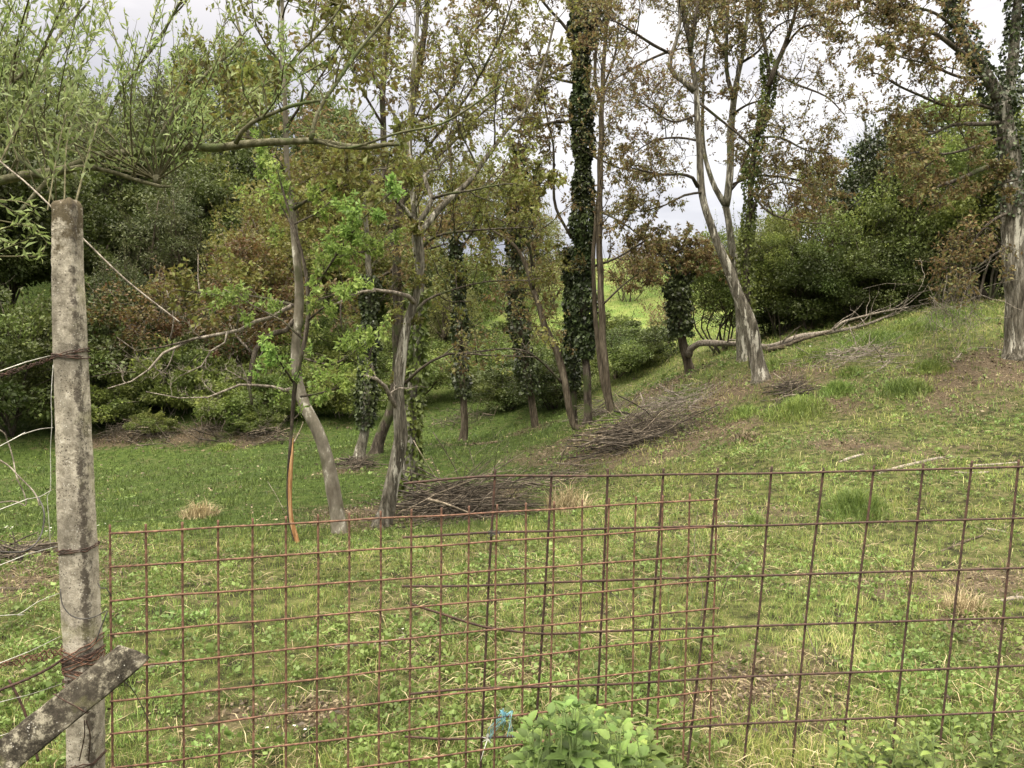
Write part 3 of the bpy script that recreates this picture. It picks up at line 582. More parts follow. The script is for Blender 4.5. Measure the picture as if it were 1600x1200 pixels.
# left panel, 10 cm cells
fL = line_plane((172, 2.37), (1120, 2.93)); base = snap(fL(640, 1100))
pl = empty('mesh_panel', base, 'rusty steel mesh panel with small square cells, tied beside the concrete post', 'fence panel')
colsx = [172,228,285,341,395,447,497,546,595,643,690,733,777,822,866,910,952,994,1036,1078,1120]
for i, cx in enumerate(colsx):
    u = (cx - 172) / 948; drift = 4 - 15 * u; top = 833 - 53 * u; wob = random.gauss(0, .8)
    if i == 0: top = 820
    topx = top - (11 if 0 < i < 20 else 0)
    pts = [fL(cx - .2, topx), fL(cx + drift * .3 + wob, topx + 130), fL(cx + drift * .75 - wob, topx + 280), fL(cx + drift * 1.2, topx + 480)]
    bar(pl, base, 'vertical_bar', pts, .0036, M['rust'])
rowL = [833 + 52.3 * k for k in range(9)]; rowR = [780 + 42.3 * k for k in range(11)]
for k in range(9):
    pts = []
    for cx in np.linspace(172, 1122, 12):
        D0 = (cx - 172) / 950; d_l, d_r = 1 / 2.37, 1 / 2.93; inv = d_l + (d_r - d_l) * D0
        yy = 556 + (rowL[k] - 556) * inv / d_l
        yR = 556 + (833 + 52.3 * k - 556) * d_r / d_l; yy += (rowR[k] - yR) * D0
        pts.append(fL(cx, yy + random.gauss(0, .7), -.0068))
    bar(pl, base, 'horizontal_bar', pts, .0033, M['rust'])
# right panel, wide cells
fR = line_plane((640, 2.77), (1600, 3.10)); base = snap(fR(1200, 1100))
pr = empty('mesh_panel', base, 'dark rusty steel mesh panel with wide cells and loose bar ends, leaning on the right', 'fence panel')
colR = [(774,733,764,900,751,1195),(862,738,851,930,838,1130),(950,732,942,920,930,1165),(1037,732,1022,940,1008,1165),(1122,731,1103,940,1074,1195),(1206,729,1188,940,1162,1195),(1287,731,1262,940,1238,1195),
        (1366,727,1340,940,1315,1195),(1443,724,1420,940,1392,1195),(1519,720,1493,940,1466,1190),(1592,718,1570,940,1545,1190),(1664,716,1644,935,1618,1185),(1734,714,1714,930,1690,1180),(1802,712,1783,925,1760,1175),(1868,710,1850,920,1828,1170)]
for a, b, c, d_, e, f_ in colR: bar(pr, base, 'vertical_bar', [fR(a, b), fR((a*2+c)/3 , (2*b + d_)/3), fR(c, d_), fR(e, f_), fR(e + (e-c)*.25, f_ + 70)], .0046, M['rust_dark'])
for k in range(12, 14):
    pass
rowsR = [[(630,755),(700,748),(774,743),(862,743),(950,743),(1037,741),(1122,740),(1206,739),(1366,735),(1519,731),(1700,726)],
 [(629,839),(700,835),(770,831),(862,829),(950,825),(1037,823),(1122,821),(1206,820),(1366,815),(1519,811),(1700,806)],
 [(628,915),(700,915),(774,913),(862,909),(950,906),(1037,903),(1122,900),(1206,898),(1366,893),(1519,889),(1700,883)],
 [(640,942),(690,958),(740,974),(774,981),(850,989),(950,985),(1037,982),(1122,979),(1206,976),(1366,971),(1519,966),(1700,960)],
 [(640,1083),(700,1077),(774,1073),(862,1071),(950,1068),(1037,1063),(1122,1058),(1206,1054),(1366,1048),(1519,1042),(1700,1034)],
 [(632,1149),(700,1153),(774,1150),(862,1146),(950,1139),(1037,1137),(1122,1131),(1206,1127),(1366,1120),(1519,1113),(1700,1105)]]
for rw in rowsR:
    (xa, ya), (xb, yb) = rw[-2], rw[-1]; rw.append((1880, yb + (yb - ya) * 180 / (xb - xa)))
    bar(pr, base, 'horizontal_bar', [fR(a, b, -.0088) for a, b in rw], .0043, M['rust_dark'])
# wire tie between the panels
mb = MB(); c = fR(770, 830, -.02); pts = []
for i in range(40): a = i * .62; pts.append(np.r_[c + [math.cos(a) * (.016 + .006 * math.sin(i)), math.sin(a) * .016 - .004, math.sin(a * .5) * .006 + (i - 20) * .0002], .0013])
pts += [np.r_[c + [-.01, -.01, -.012], .0013], np.r_[c + [-.016, -.012, -.018], .0013], np.r_[c + [-.02, -.012, -.01], .0013]]
tube(mb, smooth_path(pts, .004), 4); tag(mb.build('wire_tie', M['cable'], None, c), 'dark twisted wire tying the two mesh panels together at their second rail', 'wire')
# blue twine scraps
def strand(name, pts, r, m, label, cat, group=None, n=5, step=.01, D=None, lump=0):
    p3 = [np.r_[P(a[0], a[1], a[2]), r] for a in pts]; mb = MB(); tube(mb, smooth_path(p3, step), n, lump=lump)
    o = mb.build(name, m, None, p3[0][:3]); return tag(o, label, cat, group)
mb = MB()
for k in range(9):
    j = lambda s=5: random.gauss(0, s)
    tube(mb, smooth_path([np.r_[fR(765 + j(2), 1148 + j(2), -.02), .0009], np.r_[fR(772 + j(4), 1128 + j(5), -.03 ), .0009], np.r_[fR(784 + j(3), 1108 + j(4), -.05), .0009], np.r_[fR(784 + j(2), 1118 + j(6), -.04), .0009]], .01), 3)
for k in range(4): tube(mb, smooth_path([np.r_[fR(784 + k, 1110 + k, -.05), .0012], np.r_[fL(783, 1109 + k, -.03), .0012], np.r_[fL(781, 1107 + k, -.013), .0012]], .01), 3)
for k in range(5):
    tube(mb, smooth_path([np.r_[fL(781 + random.gauss(0, 2), 1106, -.015), .0012], np.r_[fL(783 + random.gauss(0, 3), 1118, -.02), .0012], np.r_[fL(785 + random.gauss(0, 2), 1125, -.015), .001]], .01), 3)
    tube(mb, smooth_path([np.r_[fL(783, 1108, -.015), .001], np.r_[fL(790, 1112 + k, -.016), .001], np.r_[fL(797, 1109, -.012), .001]], .01), 3)
    tube(mb, smooth_path([np.r_[fL(797 + random.gauss(0, 2), 1108, -.012), .0009], np.r_[fL(795 + random.gauss(0, 2), 1125, -.02), .0009], np.r_[fL(797 + random.gauss(0, 3), 1148, -.015), .0009]], .01), 3)
tag(mb.build('twine', M['twine_blue'], None, fR(784, 1110)), 'frayed pale blue twine knotted on the small-cell panel above the green herb', 'twine')
mb = MB()
for k in range(9):
    a = random.random() * 6.28; c = fR(761, 1149, -.022)
    tube(mb, smooth_path([np.r_[c, .0014], np.r_[c + [math.cos(a) * .012, -.006, math.sin(a) * .012], .0012], np.r_[c + [math.cos(a) * .022, -.004, math.sin(a) * .02], .0006]], .005), 3)
tube(mb, smooth_path([np.r_[fR(761, 1150, -.02), .0018], np.r_[fR(755, 1165, -.03), .0016], np.r_[fR(750, 1185, -.02), .001]], .01), 4)
tag(mb.build('twine_knot', M['twine_white'], None, fR(761, 1149)), 'small white twine knot on the lowest visible bar below the blue twine', 'twine')

# ================================================================== CONCRETE POST, BRACE, WIRES
PD = 2.38
def post_mesh():
    mb = MB(); rows = []
    prof = [(104.5,318,25),(104.5,322,28),(105,330,26),(105.5,345,25.5),(106,420,26.2),(109,500,28),(111,560,28.5),(114,640,29.5),(118,760,31.5),(123,860,33),(127,960,33.5),(132,1060,33.5),(135,1200,33),(137,1330,33)]
    ring = []; n = 64
    for (cx, cy, hw) in prof: c = P(cx, cy, PD); ring.append(np.r_[c, hw * .69 / ppm(PD)])
    sm = smooth_path(ring, .02); zb = h1(sm[-1, 0], sm[-1, 1]) - .3
    sm = np.vstack([sm, np.r_[sm[-1, :2], zb, sm[-1, 3]]])[::-1]
    a = np.arange(n) / n * 2 * np.pi
    sq = 1 / (np.abs(np.cos(a)) ** 6 + np.abs(np.sin(a)) ** 6) ** (1 / 6)
    v = []
    for i, s in enumerate(sm):
        rr = s[3] * sq * (1 + .012 * np.sin(3 * a + s[2] * 9) + .01 * np.sin(7 * a + s[2] * 23)) + np.random.default_rng(i).normal(0, .0006, n)
        if s[2] > sm[-1, 2] - .05: rr = rr - (.006 * np.clip(np.sin(3 * a + 1) + .4 * np.sin(9 * a), 0, 1)) * np.clip((s[2] - sm[-1, 2] + .045) / .03, 0, 1); rr *= 1 - .10 * ((s[2] - sm[-1, 2] + .05) / .05) ** 2
        # chipped corner by the upper right edge
        if 0.06 < sm[-1, 2] - s[2] < .13: rr = rr - .007 * np.exp(-((a - 6.1) % 6.283 - 0) ** 2 / .3)
        v.append(np.c_[s[0] + rr * np.cos(a), s[1] + rr * np.sin(a), np.full(n, s[2]) ])
    k = len(v); v = np.array(v); v[-1, :, 2] += .009 * np.sin(1 * a + 2) + .005 * np.sin(5 * a)
    i = np.arange(k - 1)[:, None] * n; j = np.arange(n)[None]; j2 = (j + 1) % n
    q = np.stack([i + j, i + j2, i + n + j2, i + n + j], -1).reshape(-1, 4)
    top = v[-1].mean(0) + [0, 0, .014]; v = np.vstack([v.reshape(-1, 3), top]); jj = np.arange(n)
    mb.add(v, q, np.c_[(k-1)*n + jj, (k-1)*n + (jj+1) % n, np.full(n, k*n)]); return mb, sm
pm, psm = post_mesh(); pbase = snap(psm[0, :3])
post = pm.build('concrete_post', M['concrete'], None, pbase); tag(post, 'tall weathered concrete fence post with a mossy chipped top', 'fence post')
def wrap(py0, tilt, turns, rad=.0018, m='rust_dark', jit=.006, name='wire_wrap', sq=6):
    """wire wound round the post near picture row py0"""
    c0 = P(110, py0, PD); row = psm[np.argmin(np.abs(psm[:, 2] - c0[2]))]; pts = []; nn = int(26 * turns)
    for i in range(nn + 1):
        a = i / 26 * 2 * np.pi + 3.6; k = 1 / (abs(math.cos(a)) ** sq + abs(math.sin(a)) ** sq) ** (1 / sq)
        rr = row[3] * k + rad + .002 + abs(random.gauss(0, .0015)); z = c0[2] + tilt * math.cos(a) + (i / nn - .5) * jit * turns + random.gauss(0, .0012)
        pts.append(np.r_[row[0] + rr * math.cos(a) + (c0[2]-row[2])*0, row[1] + rr * math.sin(a), z, rad])
    mb = MB(); tube(mb, smooth_path(pts, .012), 5); o = mb.build(name, M[m], None, pts[0][:3])
    return o
G_W = 'rusty wires wound round the concrete post'
for (yy, ti, tu, lb) in [(552, .012, 2, 'pair of twisted rusty wires tied high round the concrete post'), (556, -.006, 1.4, 'loose rusty wire crossing the high tie on the concrete post'),
                     (855, .006, 2.2, 'rusty wire wound twice round the middle of the concrete post'), (1022, .016, 2.4, 'tangled rusty wire, topmost winding just above the brace'), (1040, -.012, 2, 'tangled rusty wire, second winding above the brace'),
                     (1052, .006, 2, 'rusty wire winding touching the upper edge of the brace'), (1186, .012, 1.5, 'rusty wire round the foot of the concrete post below the brace')]:
    tag(wrap(yy, ti, tu), lb, 'wire', G_W)
rw_ = random.Random(8)
for k, (yy, ti) in enumerate([(1012, .03), (1018, -.024), (1030, .022), (1046, -.02), (1062, .012)]):
    random.seed(40 + k); tag(wrap(yy, ti, 1.6, .0021, 'rust', .012), ['high slanting rusty turn of the tangle above the brace', 'rusty turn crossing the high slanting one above the brace', 'thick rusty turn in the middle of the tangle above the brace', 'rusty turn sloping down to the right just above the brace', 'lowest rusty turn partly behind the brace'][k], 'wire', G_W)
# brace
c1 = P(212, 1018, 2.28); c2 = P(-40, 1222, 2.02); ax = unit(c1 - c2); ln = np.linalg.norm(c1 - c2)
wv = unit(np.cross(ax, [0, 1, 0])); wv = wv if wv[2] > 0 else -wv; nv = unit(np.cross(wv, ax)); hw = .0605 * .72; ht = .032
mb = MB(); ns = 60; v = []
prof = [(-1,-1),(-.93,-1.06),(0,-1.04),(.93,-1.06),(1,-1),(1.05,-.6),(1.05,.6),(1,1),(0,1.04),(-1,1),(-1.05,.6),(-1.05,-.6)]
rgb = np.random.default_rng(4)
for i in range(ns + 1):
    s = i / ns; ctr = c2 - ax * .9 + ax * (ln + .9) * s; e = 1 - .12 * (s > .993)
    v.append([ctr + wv * a * hw * e * (1 + rgb.normal(0, .012)) + nv * b * ht * e * (1 + rgb.normal(0, .02)) + ax * (.018 * -a if i == ns else 0) for a, b in prof])
v = np.array(v); n = len(prof); i = np.arange(ns)[:, None] * n; j = np.arange(n)[None]; j2 = (j + 1) % n
q = np.stack([i + j, i + n + j, i + n + j2, i + j2], -1).reshape(-1, 4); jj = np.arange(n)
vv = np.vstack([v.reshape(-1, 3), v[-1].mean(0) + ax * .004]); mb.add(vv, q, np.c_[ns*n + jj, np.full(n, (ns+1)*n), ns*n + (jj+1) % n])
brc = mb.build('concrete_brace', M['concrete_dark'], None, c2, smooth=False); tag(brc, 'dark lichen-spotted concrete brace leaning diagonally across the foot of the post', 'fence brace')
mb = MB(); cc = c2 + (c1 - c2) * .575 ; pts = []
for i in range(30):
    a = i / 26 * 6.283 + 2; kq = 1 / (abs(math.cos(a)) ** 6 + abs(math.sin(a)) ** 6) ** (1 / 6)
    pts.append(np.r_[cc + wv * math.cos(a) * (hw + .006) * kq + nv * math.sin(a) * (ht + .008) * kq + ax * (-.012 * math.cos(a) * 1.5), .0018])
tube(mb, smooth_path(pts, .01), 5)
for dx in (0, 9): tube(mb, smooth_path([np.r_[P(132 + dx * .3, 1126, 2.16), .0017], np.r_[P(132 + dx, 1150, 2.2), .0017], np.r_[P(124 + dx * 1.6, 1188, 2.29), .0017]], .02), 5)
tag(mb.build('wire_loop', M['rust_dark'], None, cc), 'grey wire loop lashing the brace to the concrete post', 'wire')
# strands leaving the post to the left (they go on beyond the picture)
GS = 'wire strands of the fence left of the concrete post'
def strands(name, pts, r, m, label, group=GS, cat='wire'):
    a, b = np.array(pts[0][:2], float), np.array(pts[1][:2], float); e = a + (a - b) / max(1, abs(a[0] - b[0])) * 500
    full = [(e[0], e[1], 1.75), (*pts[0][:2], 2.12)] + [(p[0], p[1], 2.12 + (2.36 - 2.12) * (i + 1) / (len(pts) - 1)) for i, p in enumerate(pts[1:])]
    return strand(name, full, r, M[m], label, cat, group)
strands('wire_strand', [(0,580),(40,566),(78,556)], .0016, 'galv', 'taut silvery wire reaching the high tie on the post, topmost left strand')
mb = MB(); q0, q1 = P(-60, 606, 2.05), P(84, 559, 2.36)
for ph in (0, 3.14, 1.5):
    pts = [np.r_[q0 * (1-t) + q1 * t + [0, .004 * math.cos(t*50+ph), .005 * math.sin(t * 50 + ph)+ .002*math.sin(t*13+ph)], .0014] for t in np.linspace(0, 1, 60)]; tube(mb, np.array(pts), 4)
for t in np.linspace(.1, .95, 8):
    c = q0 * (1-t) + q1 * t
    for k in range(3): d = unit(np.array([random.gauss(0,1), random.gauss(0,1), random.gauss(0,1)])) * .011; tube(mb, np.array([np.r_[c - d, .001], np.r_[c + d, .0005]]), 3)
tag(mb.build('barbed_wire', M['rust_dark'], None, q1), 'rusty twisted barbed wire just under the topmost left strand', 'wire')
strands('wire_strand', [(0,697),(30,681),(60,671),(83,668)], .0013, 'galv', 'bright silvery wire sagging to the post, second strand from the top')
strands('wire_strand', [(0,796),(40,781),(62,776),(80,766)], .0013, 'galv', 'bright silvery wire knotted at the post, third strand from the top')
strands('wire_strand', [(0,883),(40,867),(92,853)], .0012, 'galv', 'thin silvery wire meeting the rusty middle winding, fourth strand from the top')
strands('wire_strand', [(0,962),(28,960),(60,940),(95,926)], .0011, 'galv', 'slack kinked silvery wire low on the left, fifth strand from the top')
strands('wire_strand', [(0,1036),(50,1016),(95,994)], .0011, 'galv', 'thin silvery wire just above the rusty tangle left of the post')
strands('wire_strand', [(0,1097),(50,1084),(98,1068)], .0010, 'galv', 'thin silvery wire below the thick rusty rod left of the post')
strands('wire_strand', [(0,1150),(25,1141),(60,1132)], .0010, 'galv', 'lowest silvery wire passing behind the brace')
strands('rusty_rod', [(0,1078),(40,1062),(75,1045),(98,1030)], .0042, 'rust_dark', 'thick rusty rod pointing down left from the tangle on the post', None, 'rod')
strand('rusty_rod', [(14,1062,2.3),(30,1092,2.3),(46,1134,2.3),(60,1190,2.28)], .004, M['rust_dark'], 'short rusty rod slanting down behind the brace', 'rod')
mb = MB(); q0, q1 = P(-60, 1052, 2.05), P(98, 1018, 2.33)
for ph in (0, 2.1, 4.2):
    pts = [np.r_[q0 * (1-t) + q1 * t + [0, .006 * math.cos(t*40+ph), .010 * math.sin(t * 34 + ph) + .004 * math.sin(t*11+ph)], .0018] for t in np.linspace(0, 1, 70)]; tube(mb, np.array(pts), 4)
for t in np.linspace(.1, .98, 12):
    c = q0 * (1-t) + q1 * t
    for k in range(3): d = unit(np.array([random.gauss(0,1), random.gauss(0,1), random.gauss(0,1)])) * .014; tube(mb, np.array([np.r_[c - d, .0012], np.r_[c + d, .0005]]), 3)
tag(mb.build('barbed_wire', M['rust'], None, q1), 'tangle of rusty barbed wire reaching the windings above the brace', 'wire')
strand('wire_strand', [(83,570,2.33),(80,620,2.31),(81,662,2.31),(79,700,2.31),(79,766,2.3),(74,775,2.3),(77,820,2.3),(79,852,2.31)], .001, M['galv'], 'thin silvery wire hanging down along the left side of the post', 'wire')
strand('cable', [(60,777,2.25),(69,800,2.22),(66,830,2.2),(55,850,2.15),(35,862,2.1),(0,862,2.05),(-50,855,1.95)], .0022, M['cable'], 'black cable looping down beside the post on the left', 'cable')
strand('cable', [(94,920,2.31),(98,945,2.30),(112,962,2.295),(132,967,2.3),(152,962,2.31),(167,953,2.36)], .0018, M['cable'], 'dark cable slung across the front of the post to the mesh panel', 'cable')
strand('cable', [(168,955,2.37),(162,970,2.36),(156,985,2.35),(150,1003,2.34)], .002, M['cable'], 'dark cable end running down the right edge of the post', 'cable')
strand('wire_hook', [(153,912,2.38),(158,919,2.35),(166,919,2.35),(171,926,2.36),(174,932,2.36)], .0018, M['cable'], 'small dark wire hook joining the post to the mesh panel', 'wire')
strand('wire_strand', [(196,1066,2.3),(210,1082,2.32),(225,1110,2.35),(235,1133,2.37)], .0014, M['cable'], 'dark wire dangling under the raised end of the brace', 'wire')
GT = 'bare vine stems left of the post'
strand('vine_stem', [(-60,650,2.6),(0,672,2.6),(12,690,2.62),(20,715,2.62),(26,745,2.6),(38,772,2.6),(40,790,2.6),(20,783,2.6),(-30,790,2.6)], .0022, M['wood_dead'], 'bare vine stem curling down at the left edge of the picture', 'vine', GT)
strand('vine_stem', [(-60,690,2.5),(5,722,2.5),(30,745,2.5),(54,770,2.5),(62,790,2.48)], .0024, M['wood_dead'], 'straight bare vine stem slanting towards the black cable', 'vine', GT)
strand('dry_cane', [(-80,180,3.2),(0,252,3.1),(40,285,3.05),(80,323,3.0),(135,378,3.0),(200,440,3.0),(280,503,3.0)], .0032, M['wood_dead'], 'long thin bare cane passing slantwise behind the top of the post', 'cane')
# ================================================================== TREES OF THE GROVE
def T(name, *a, **k): return build_tree(name, *a, **k)
CB = dict(levels=3, kids=6, kids2=4, leaves=6, size=.052, aspect=.5, r=.016, up=.25, droop=.5, leaf_level=1, off=.012)
GR = 'slender trees of the grove'
# A: grey-barked leaning tree left of centre
T('leaning_tree', 'leaning tree with smooth grey lower trunk and broken bare side limbs, left of centre', 'tree', 8.0, [
 dict(p=[(529,833,25.5),(520,765,23.8),(511,712,22.1),(496,672,21.2),(478,638,18.7),(466,598,17.0),(461,548,15.3),(465,500,15.3),(468,445,15.3),(464,400,14.4),(458,345,12.8),(452,300,11.0),(447,230,9.3),(445,160,8.5),(442,90,7.6),(440,20,6.8),(437,-40,6.0)], ext=1.5, n=16, t0=.45, len=1.2, lump=.1),
 dict(p=[(455,478,7),(420,497,6),(400,502,6),(375,516,6),(335,524,6),(302,530,5),(255,552,5),(232,578,4),(205,596,3),(168,607,2)], d1=7.2, n=6, len=.5, cfg=dict(leaves=0)),
 dict(p=[(302,530,4),(255,542,3),(212,548,3),(183,527,2)], D=7.5), dict(p=[(212,581,3),(180,582,2),(142,589,1.5)], D=7.3),
 dict(p=[(355,519,4),(352,535,4),(330,548,3.5),(315,572,3),(280,588,2)], D=7.6, n=3, len=.25, cfg=dict(leaves=0)),
 dict(p=[(462,606,7),(445,610,6),(425,604,5),(400,602,5),(375,601,4),(345,613,4),(325,621,3),(280,622,2),(228,612,1.5)], d1=7.4, n=6, len=.45, cfg=dict(leaves=0)),
 dict(p=[(459,500,9),(447,516,10),(428,520,11),(410,532,10),(400,545,9),(393,572,8),(390,605,7),(394,632,6)], d1=7.7, lump=.15, trunk=0),
 dict(p=[(470,480,6),(430,470,5),(390,462,4),(330,460,3),(270,452,2)], d1=8.8, n=7, len=.8), dict(p=[(455,330,6),(500,300,5),(560,270,4),(620,262,3)], d1=7.4, n=7, len=.8),
 dict(p=[(450,270,6),(410,235,5),(370,190,4),(330,120,3)], d1=8.8, n=8, len=.9), dict(p=[(446,200,5),(480,150,4),(520,90,3),(560,20,3)], d1=7.3, n=8, len=.9),
], 'bark_smooth', 'leaf_olive', dict(CB, size=.07), GR)
# bright green sapling with the torn orange stem
T('split_sapling', 'sapling with torn orange wood at its foot and bright fresh green leaves', 'tree', 7.4, [
 dict(p=[(460,850,6),(453,820,6),(450,770,6),(453,710,6),(456,660,6),(461,600,8),(474,545,8),(482,490,8),(478,430,7),(470,390,6),(455,340,5),(440,290,4),(425,235,3)], n=9, t0=.35, len=.6),
 dict(p=[(480,470,5),(505,430,4),(535,385,4),(565,345,3),(590,318,2.5),(618,296,2)], d1=6.8, n=13, t0=.15, len=.3, cfg=dict(leaves=9)),
 dict(p=[(478,440,4),(510,415,3),(560,395,3),(610,385,2)], d1=8.2, n=8, len=.35), dict(p=[(470,395,4),(450,340,3),(420,290,3),(395,250,2)], d1=7.8, n=9, len=.4),
 dict(p=[(476,560,4),(520,570,3),(560,545,2.5),(600,520,2)], d1=6.9, n=7, len=.35), dict(p=[(474,530,4),(440,500,3),(400,480,2.5),(350,452,2)], d1=7.6, n=8, len=.35),
 dict(p=[(470,620,4),(510,612,3),(545,600,2)], d1=7.0, n=5, len=.3), dict(p=[(460,600,4),(440,570,3),(425,545,2)], d1=7.2, n=4, len=.3), dict(p=[(482,500,4),(520,470,3),(555,460,2)], d1=6.9, n=6, len=.3),
 dict(p=[(460,350,3),(500,330,3),(530,300,2)], d1=7.8, n=6, len=.3)],
 'bark_dark', 'leaf_bright', dict(CB, size=.048, leaves=5, kids=4, droop=.25, r=.005, aspect=.5, up=.1, spread=.8))
mb = MB(); tube(mb, smooth_path(np.array([np.r_[P(a, b, 7.33), c / 2 / ppm(7.4)] for a, b, c in [(466,856,7),(462,838,8),(455,812,8),(453,775,6.5),(454,740,6),(457,705,4),(458,684,1)]]), .03), 8, lump=.28)
so_ = bpy.data.objects['split_sapling']; o = mb.build('torn_wood', M['wood_orange'], so_, tuple(so_.location)); 
# B: pale ridged trunk, centre left
T('forked_tree', 'pale ridge-barked tree with an arching dead limb, left of centre behind the small-cell panel', 'tree', 8.4, [
 dict(p=[(596,836,27),(602,800,26),(610,765,25),(619,732,23),(627,685,22),(624,650,22),(622,613,21),(627,567,20),(632,533,18),(637,500,17),(646,474,17),(653,440,15),(657,400,16),(654,368,18),(651,350,15)], lump=.13, n=4, t0=.4, len=.5),
 dict(p=[(651,350,10),(632,326,7),(613,308,6),(588,296,5),(560,280,4),(500,270,3)], d1=7.8, n=9, len=.9, t0=.4), dict(p=[(652,352,11),(668,328,9),(676,310,8),(668,291,7),(663,275,6),(672,266,5),(686,264,4),(697,243,3),(700,200,3)], d1=8.9, n=8, t0=.5),
 dict(p=[(676,310,6),(700,303,5),(740,297,4),(790,287,3),(850,290,2)], d1=8, n=9, len=.7), dict(p=[(655,365,12),(700,312,10),(732,285,9),(762,243,8),(790,205,7),(822,168,6),(850,100,5),(870,20,4)], d1=9.4, n=10),
 dict(p=[(648,474,8),(638,463,8),(615,457,7),(585,453,6),(560,457,5),(535,470,4),(520,477,3)], d1=7.6, n=3, len=.2, cfg=dict(leaves=0)), dict(p=[(532,473,3),(532,498,3),(535,518,2)], D=7.65),
 dict(p=[(626,646,9),(610,622,9),(602,605,8),(588,592,7),(570,587,6)], d1=8.0, n=2, len=.3, cfg=dict(leaves=0)), dict(p=[(580,588,3),(576,560,3),(585,530,2),(600,510,1.5)], D=8.1),
 dict(p=[(640,500,6),(665,470,5),(700,455,4),(760,440,3),(830,438,2)], d1=9.2, n=9, len=.8), dict(p=[(632,600,6),(655,578,5),(700,553,4),(760,555,3),(840,558,2)], d1=7.8, n=5, len=.6, cfg=dict(leaves=2)),
], 'bark_pale', 'leaf_olive', dict(CB, leaves=6), GR)
# B2: ivy at the foot, grey upper stem
T('ivy_footed_tree', 'grey tree with bright ivy climbing its lower trunk, just right of the pale forked tree', 'tree', 10.0, [
 dict(p=[(648,787,30),(641,740,26),(640,690,24),(642,640,20),(648,580,17),(652,520,15),(656,440,14),(650,380,13),(647,330,12),(643,270,11),(640,210,10),(646,120,9),(652,30,7),(655,-50,6)], ext=1.5, n=20, t0=.4, len=1.5),
 dict(p=[(645,260,6),(680,215,5),(730,150,5),(780,60,4),(800,0,3)], d1=9, n=10), dict(p=[(648,400,6),(680,370,5),(740,360,4),(830,355,2)], d1=9, n=9, len=.9), dict(p=[(642,220,6),(600,150,5),(575,80,4),(560,0,3)], d1=11, n=9)],
 'bark_grey', 'leaf_olive', dict(CB), GR, ivy=[(0, 1500, .07, .075, .02, .36)], ivymat='leaf_ivy_light')
# C: twin dark stems
T('dark_twin_tree', 'dark-barked tree splitting into two black stems above the leaning foot', 'tree', 15.0, [
 dict(p=[(589,697,18),(600,668,18),(612,638,18),(620,590,18),(622,500,19),(620,440,18),(620,400,17),(614,360,17)], n=3, t0=.5),
 dict(p=[(614,362,13),(605,335,12),(603,300,12),(600,230,11),(598,150,10),(603,80,9),(612,0,8),(618,-60,7)], root=0, ext=2, n=16, trunk=1), dict(p=[(616,362,13),(624,340,14),(630,290,14),(636,240,13),(641,190,13),(650,130,12),(660,80,11),(668,0,10),(675,-60,8)], root=0, ext=2, n=18, t0=.1, trunk=1),
 dict(p=[(640,195,6),(670,180,6),(710,130,5),(735,60,4),(775,10,3)], d1=13.5, n=10), dict(p=[(603,300,6),(570,280,5),(530,265,4),(480,262,3)], d1=14, n=10), dict(p=[(618,420,6),(580,440,5),(540,455,4),(490,470,3)], d1=16, n=9),
 dict(p=[(630,290,5),(690,240,5),(750,180,4),(800,140,3)], d1=16, n=10), dict(p=[(600,200,5),(560,130,4),(520,50,3)], d1=14, n=10), dict(p=[(622,380,5),(660,390,4),(700,380,3)], d1=14, n=7)],
 'bark_dark', 'leaf_walnut', dict(CB, size=.085, len=1.7, r=.02), GR)
# D / E / F ivy clad
T('ivy_clad_tree', 'short-footed tree wrapped in dark ivy, on the lawn left of the pale forked tree', 'tree', 14.0, [
 dict(p=[(560,722,20),(563,700,18),(569,680,16),(572,650,15),(573,600,14),(575,540,13),(578,470,12),(575,400,10),(570,320,8),(560,240,6)], n=16, t0=.3, len=1.5)],
 'bark_grey', 'leaf_olive', dict(CB, size=.085, leaves=6), GR, ivy=[(0, 2600, .10, .07, .12, .6)])
T('ivy_clad_tree', 'thin straight tree with bare foot and dark ivy sleeve in the middle of the lawn', 'tree', 18.5, [
 dict(p=[(723,691,13),(726,660,12),(724,620,11),(720,560,11),(718,480,10),(714,420,10),(712,370,8),(706,300,6),(704,230,5)], n=14, t0=.35, len=1.8), dict(p=[(713,400,5),(740,360,4),(760,330,3)], d1=18, n=6)],
 'bark_brown', 'leaf_olive', dict(CB, size=.10), GR, ivy=[(0, 3200, .10, .085, .15, .9)])
T('ivy_clad_tree', 'gently curved ivy-clad tree, farthest back on the lawn, with a narrow brown foot', 'tree', 19.0, [
 dict(p=[(836,671,12),(833,640,12),(824,585,12),(813,520,12),(806,460,12),(803,400,11),(805,340,10),(809,280,8),(812,220,6)], n=10, t0=.3, len=1.8), dict(p=[(804,400,8),(825,350,6),(835,300,5),(838,260,4)], d1=19.5, n=6)],
 'bark_brown', 'leaf_olive', dict(CB, size=.10), GR, ivy=[(0, 4600, .14, .085, .14, .98), (1, 1100, .12, .085, .1, 1)])
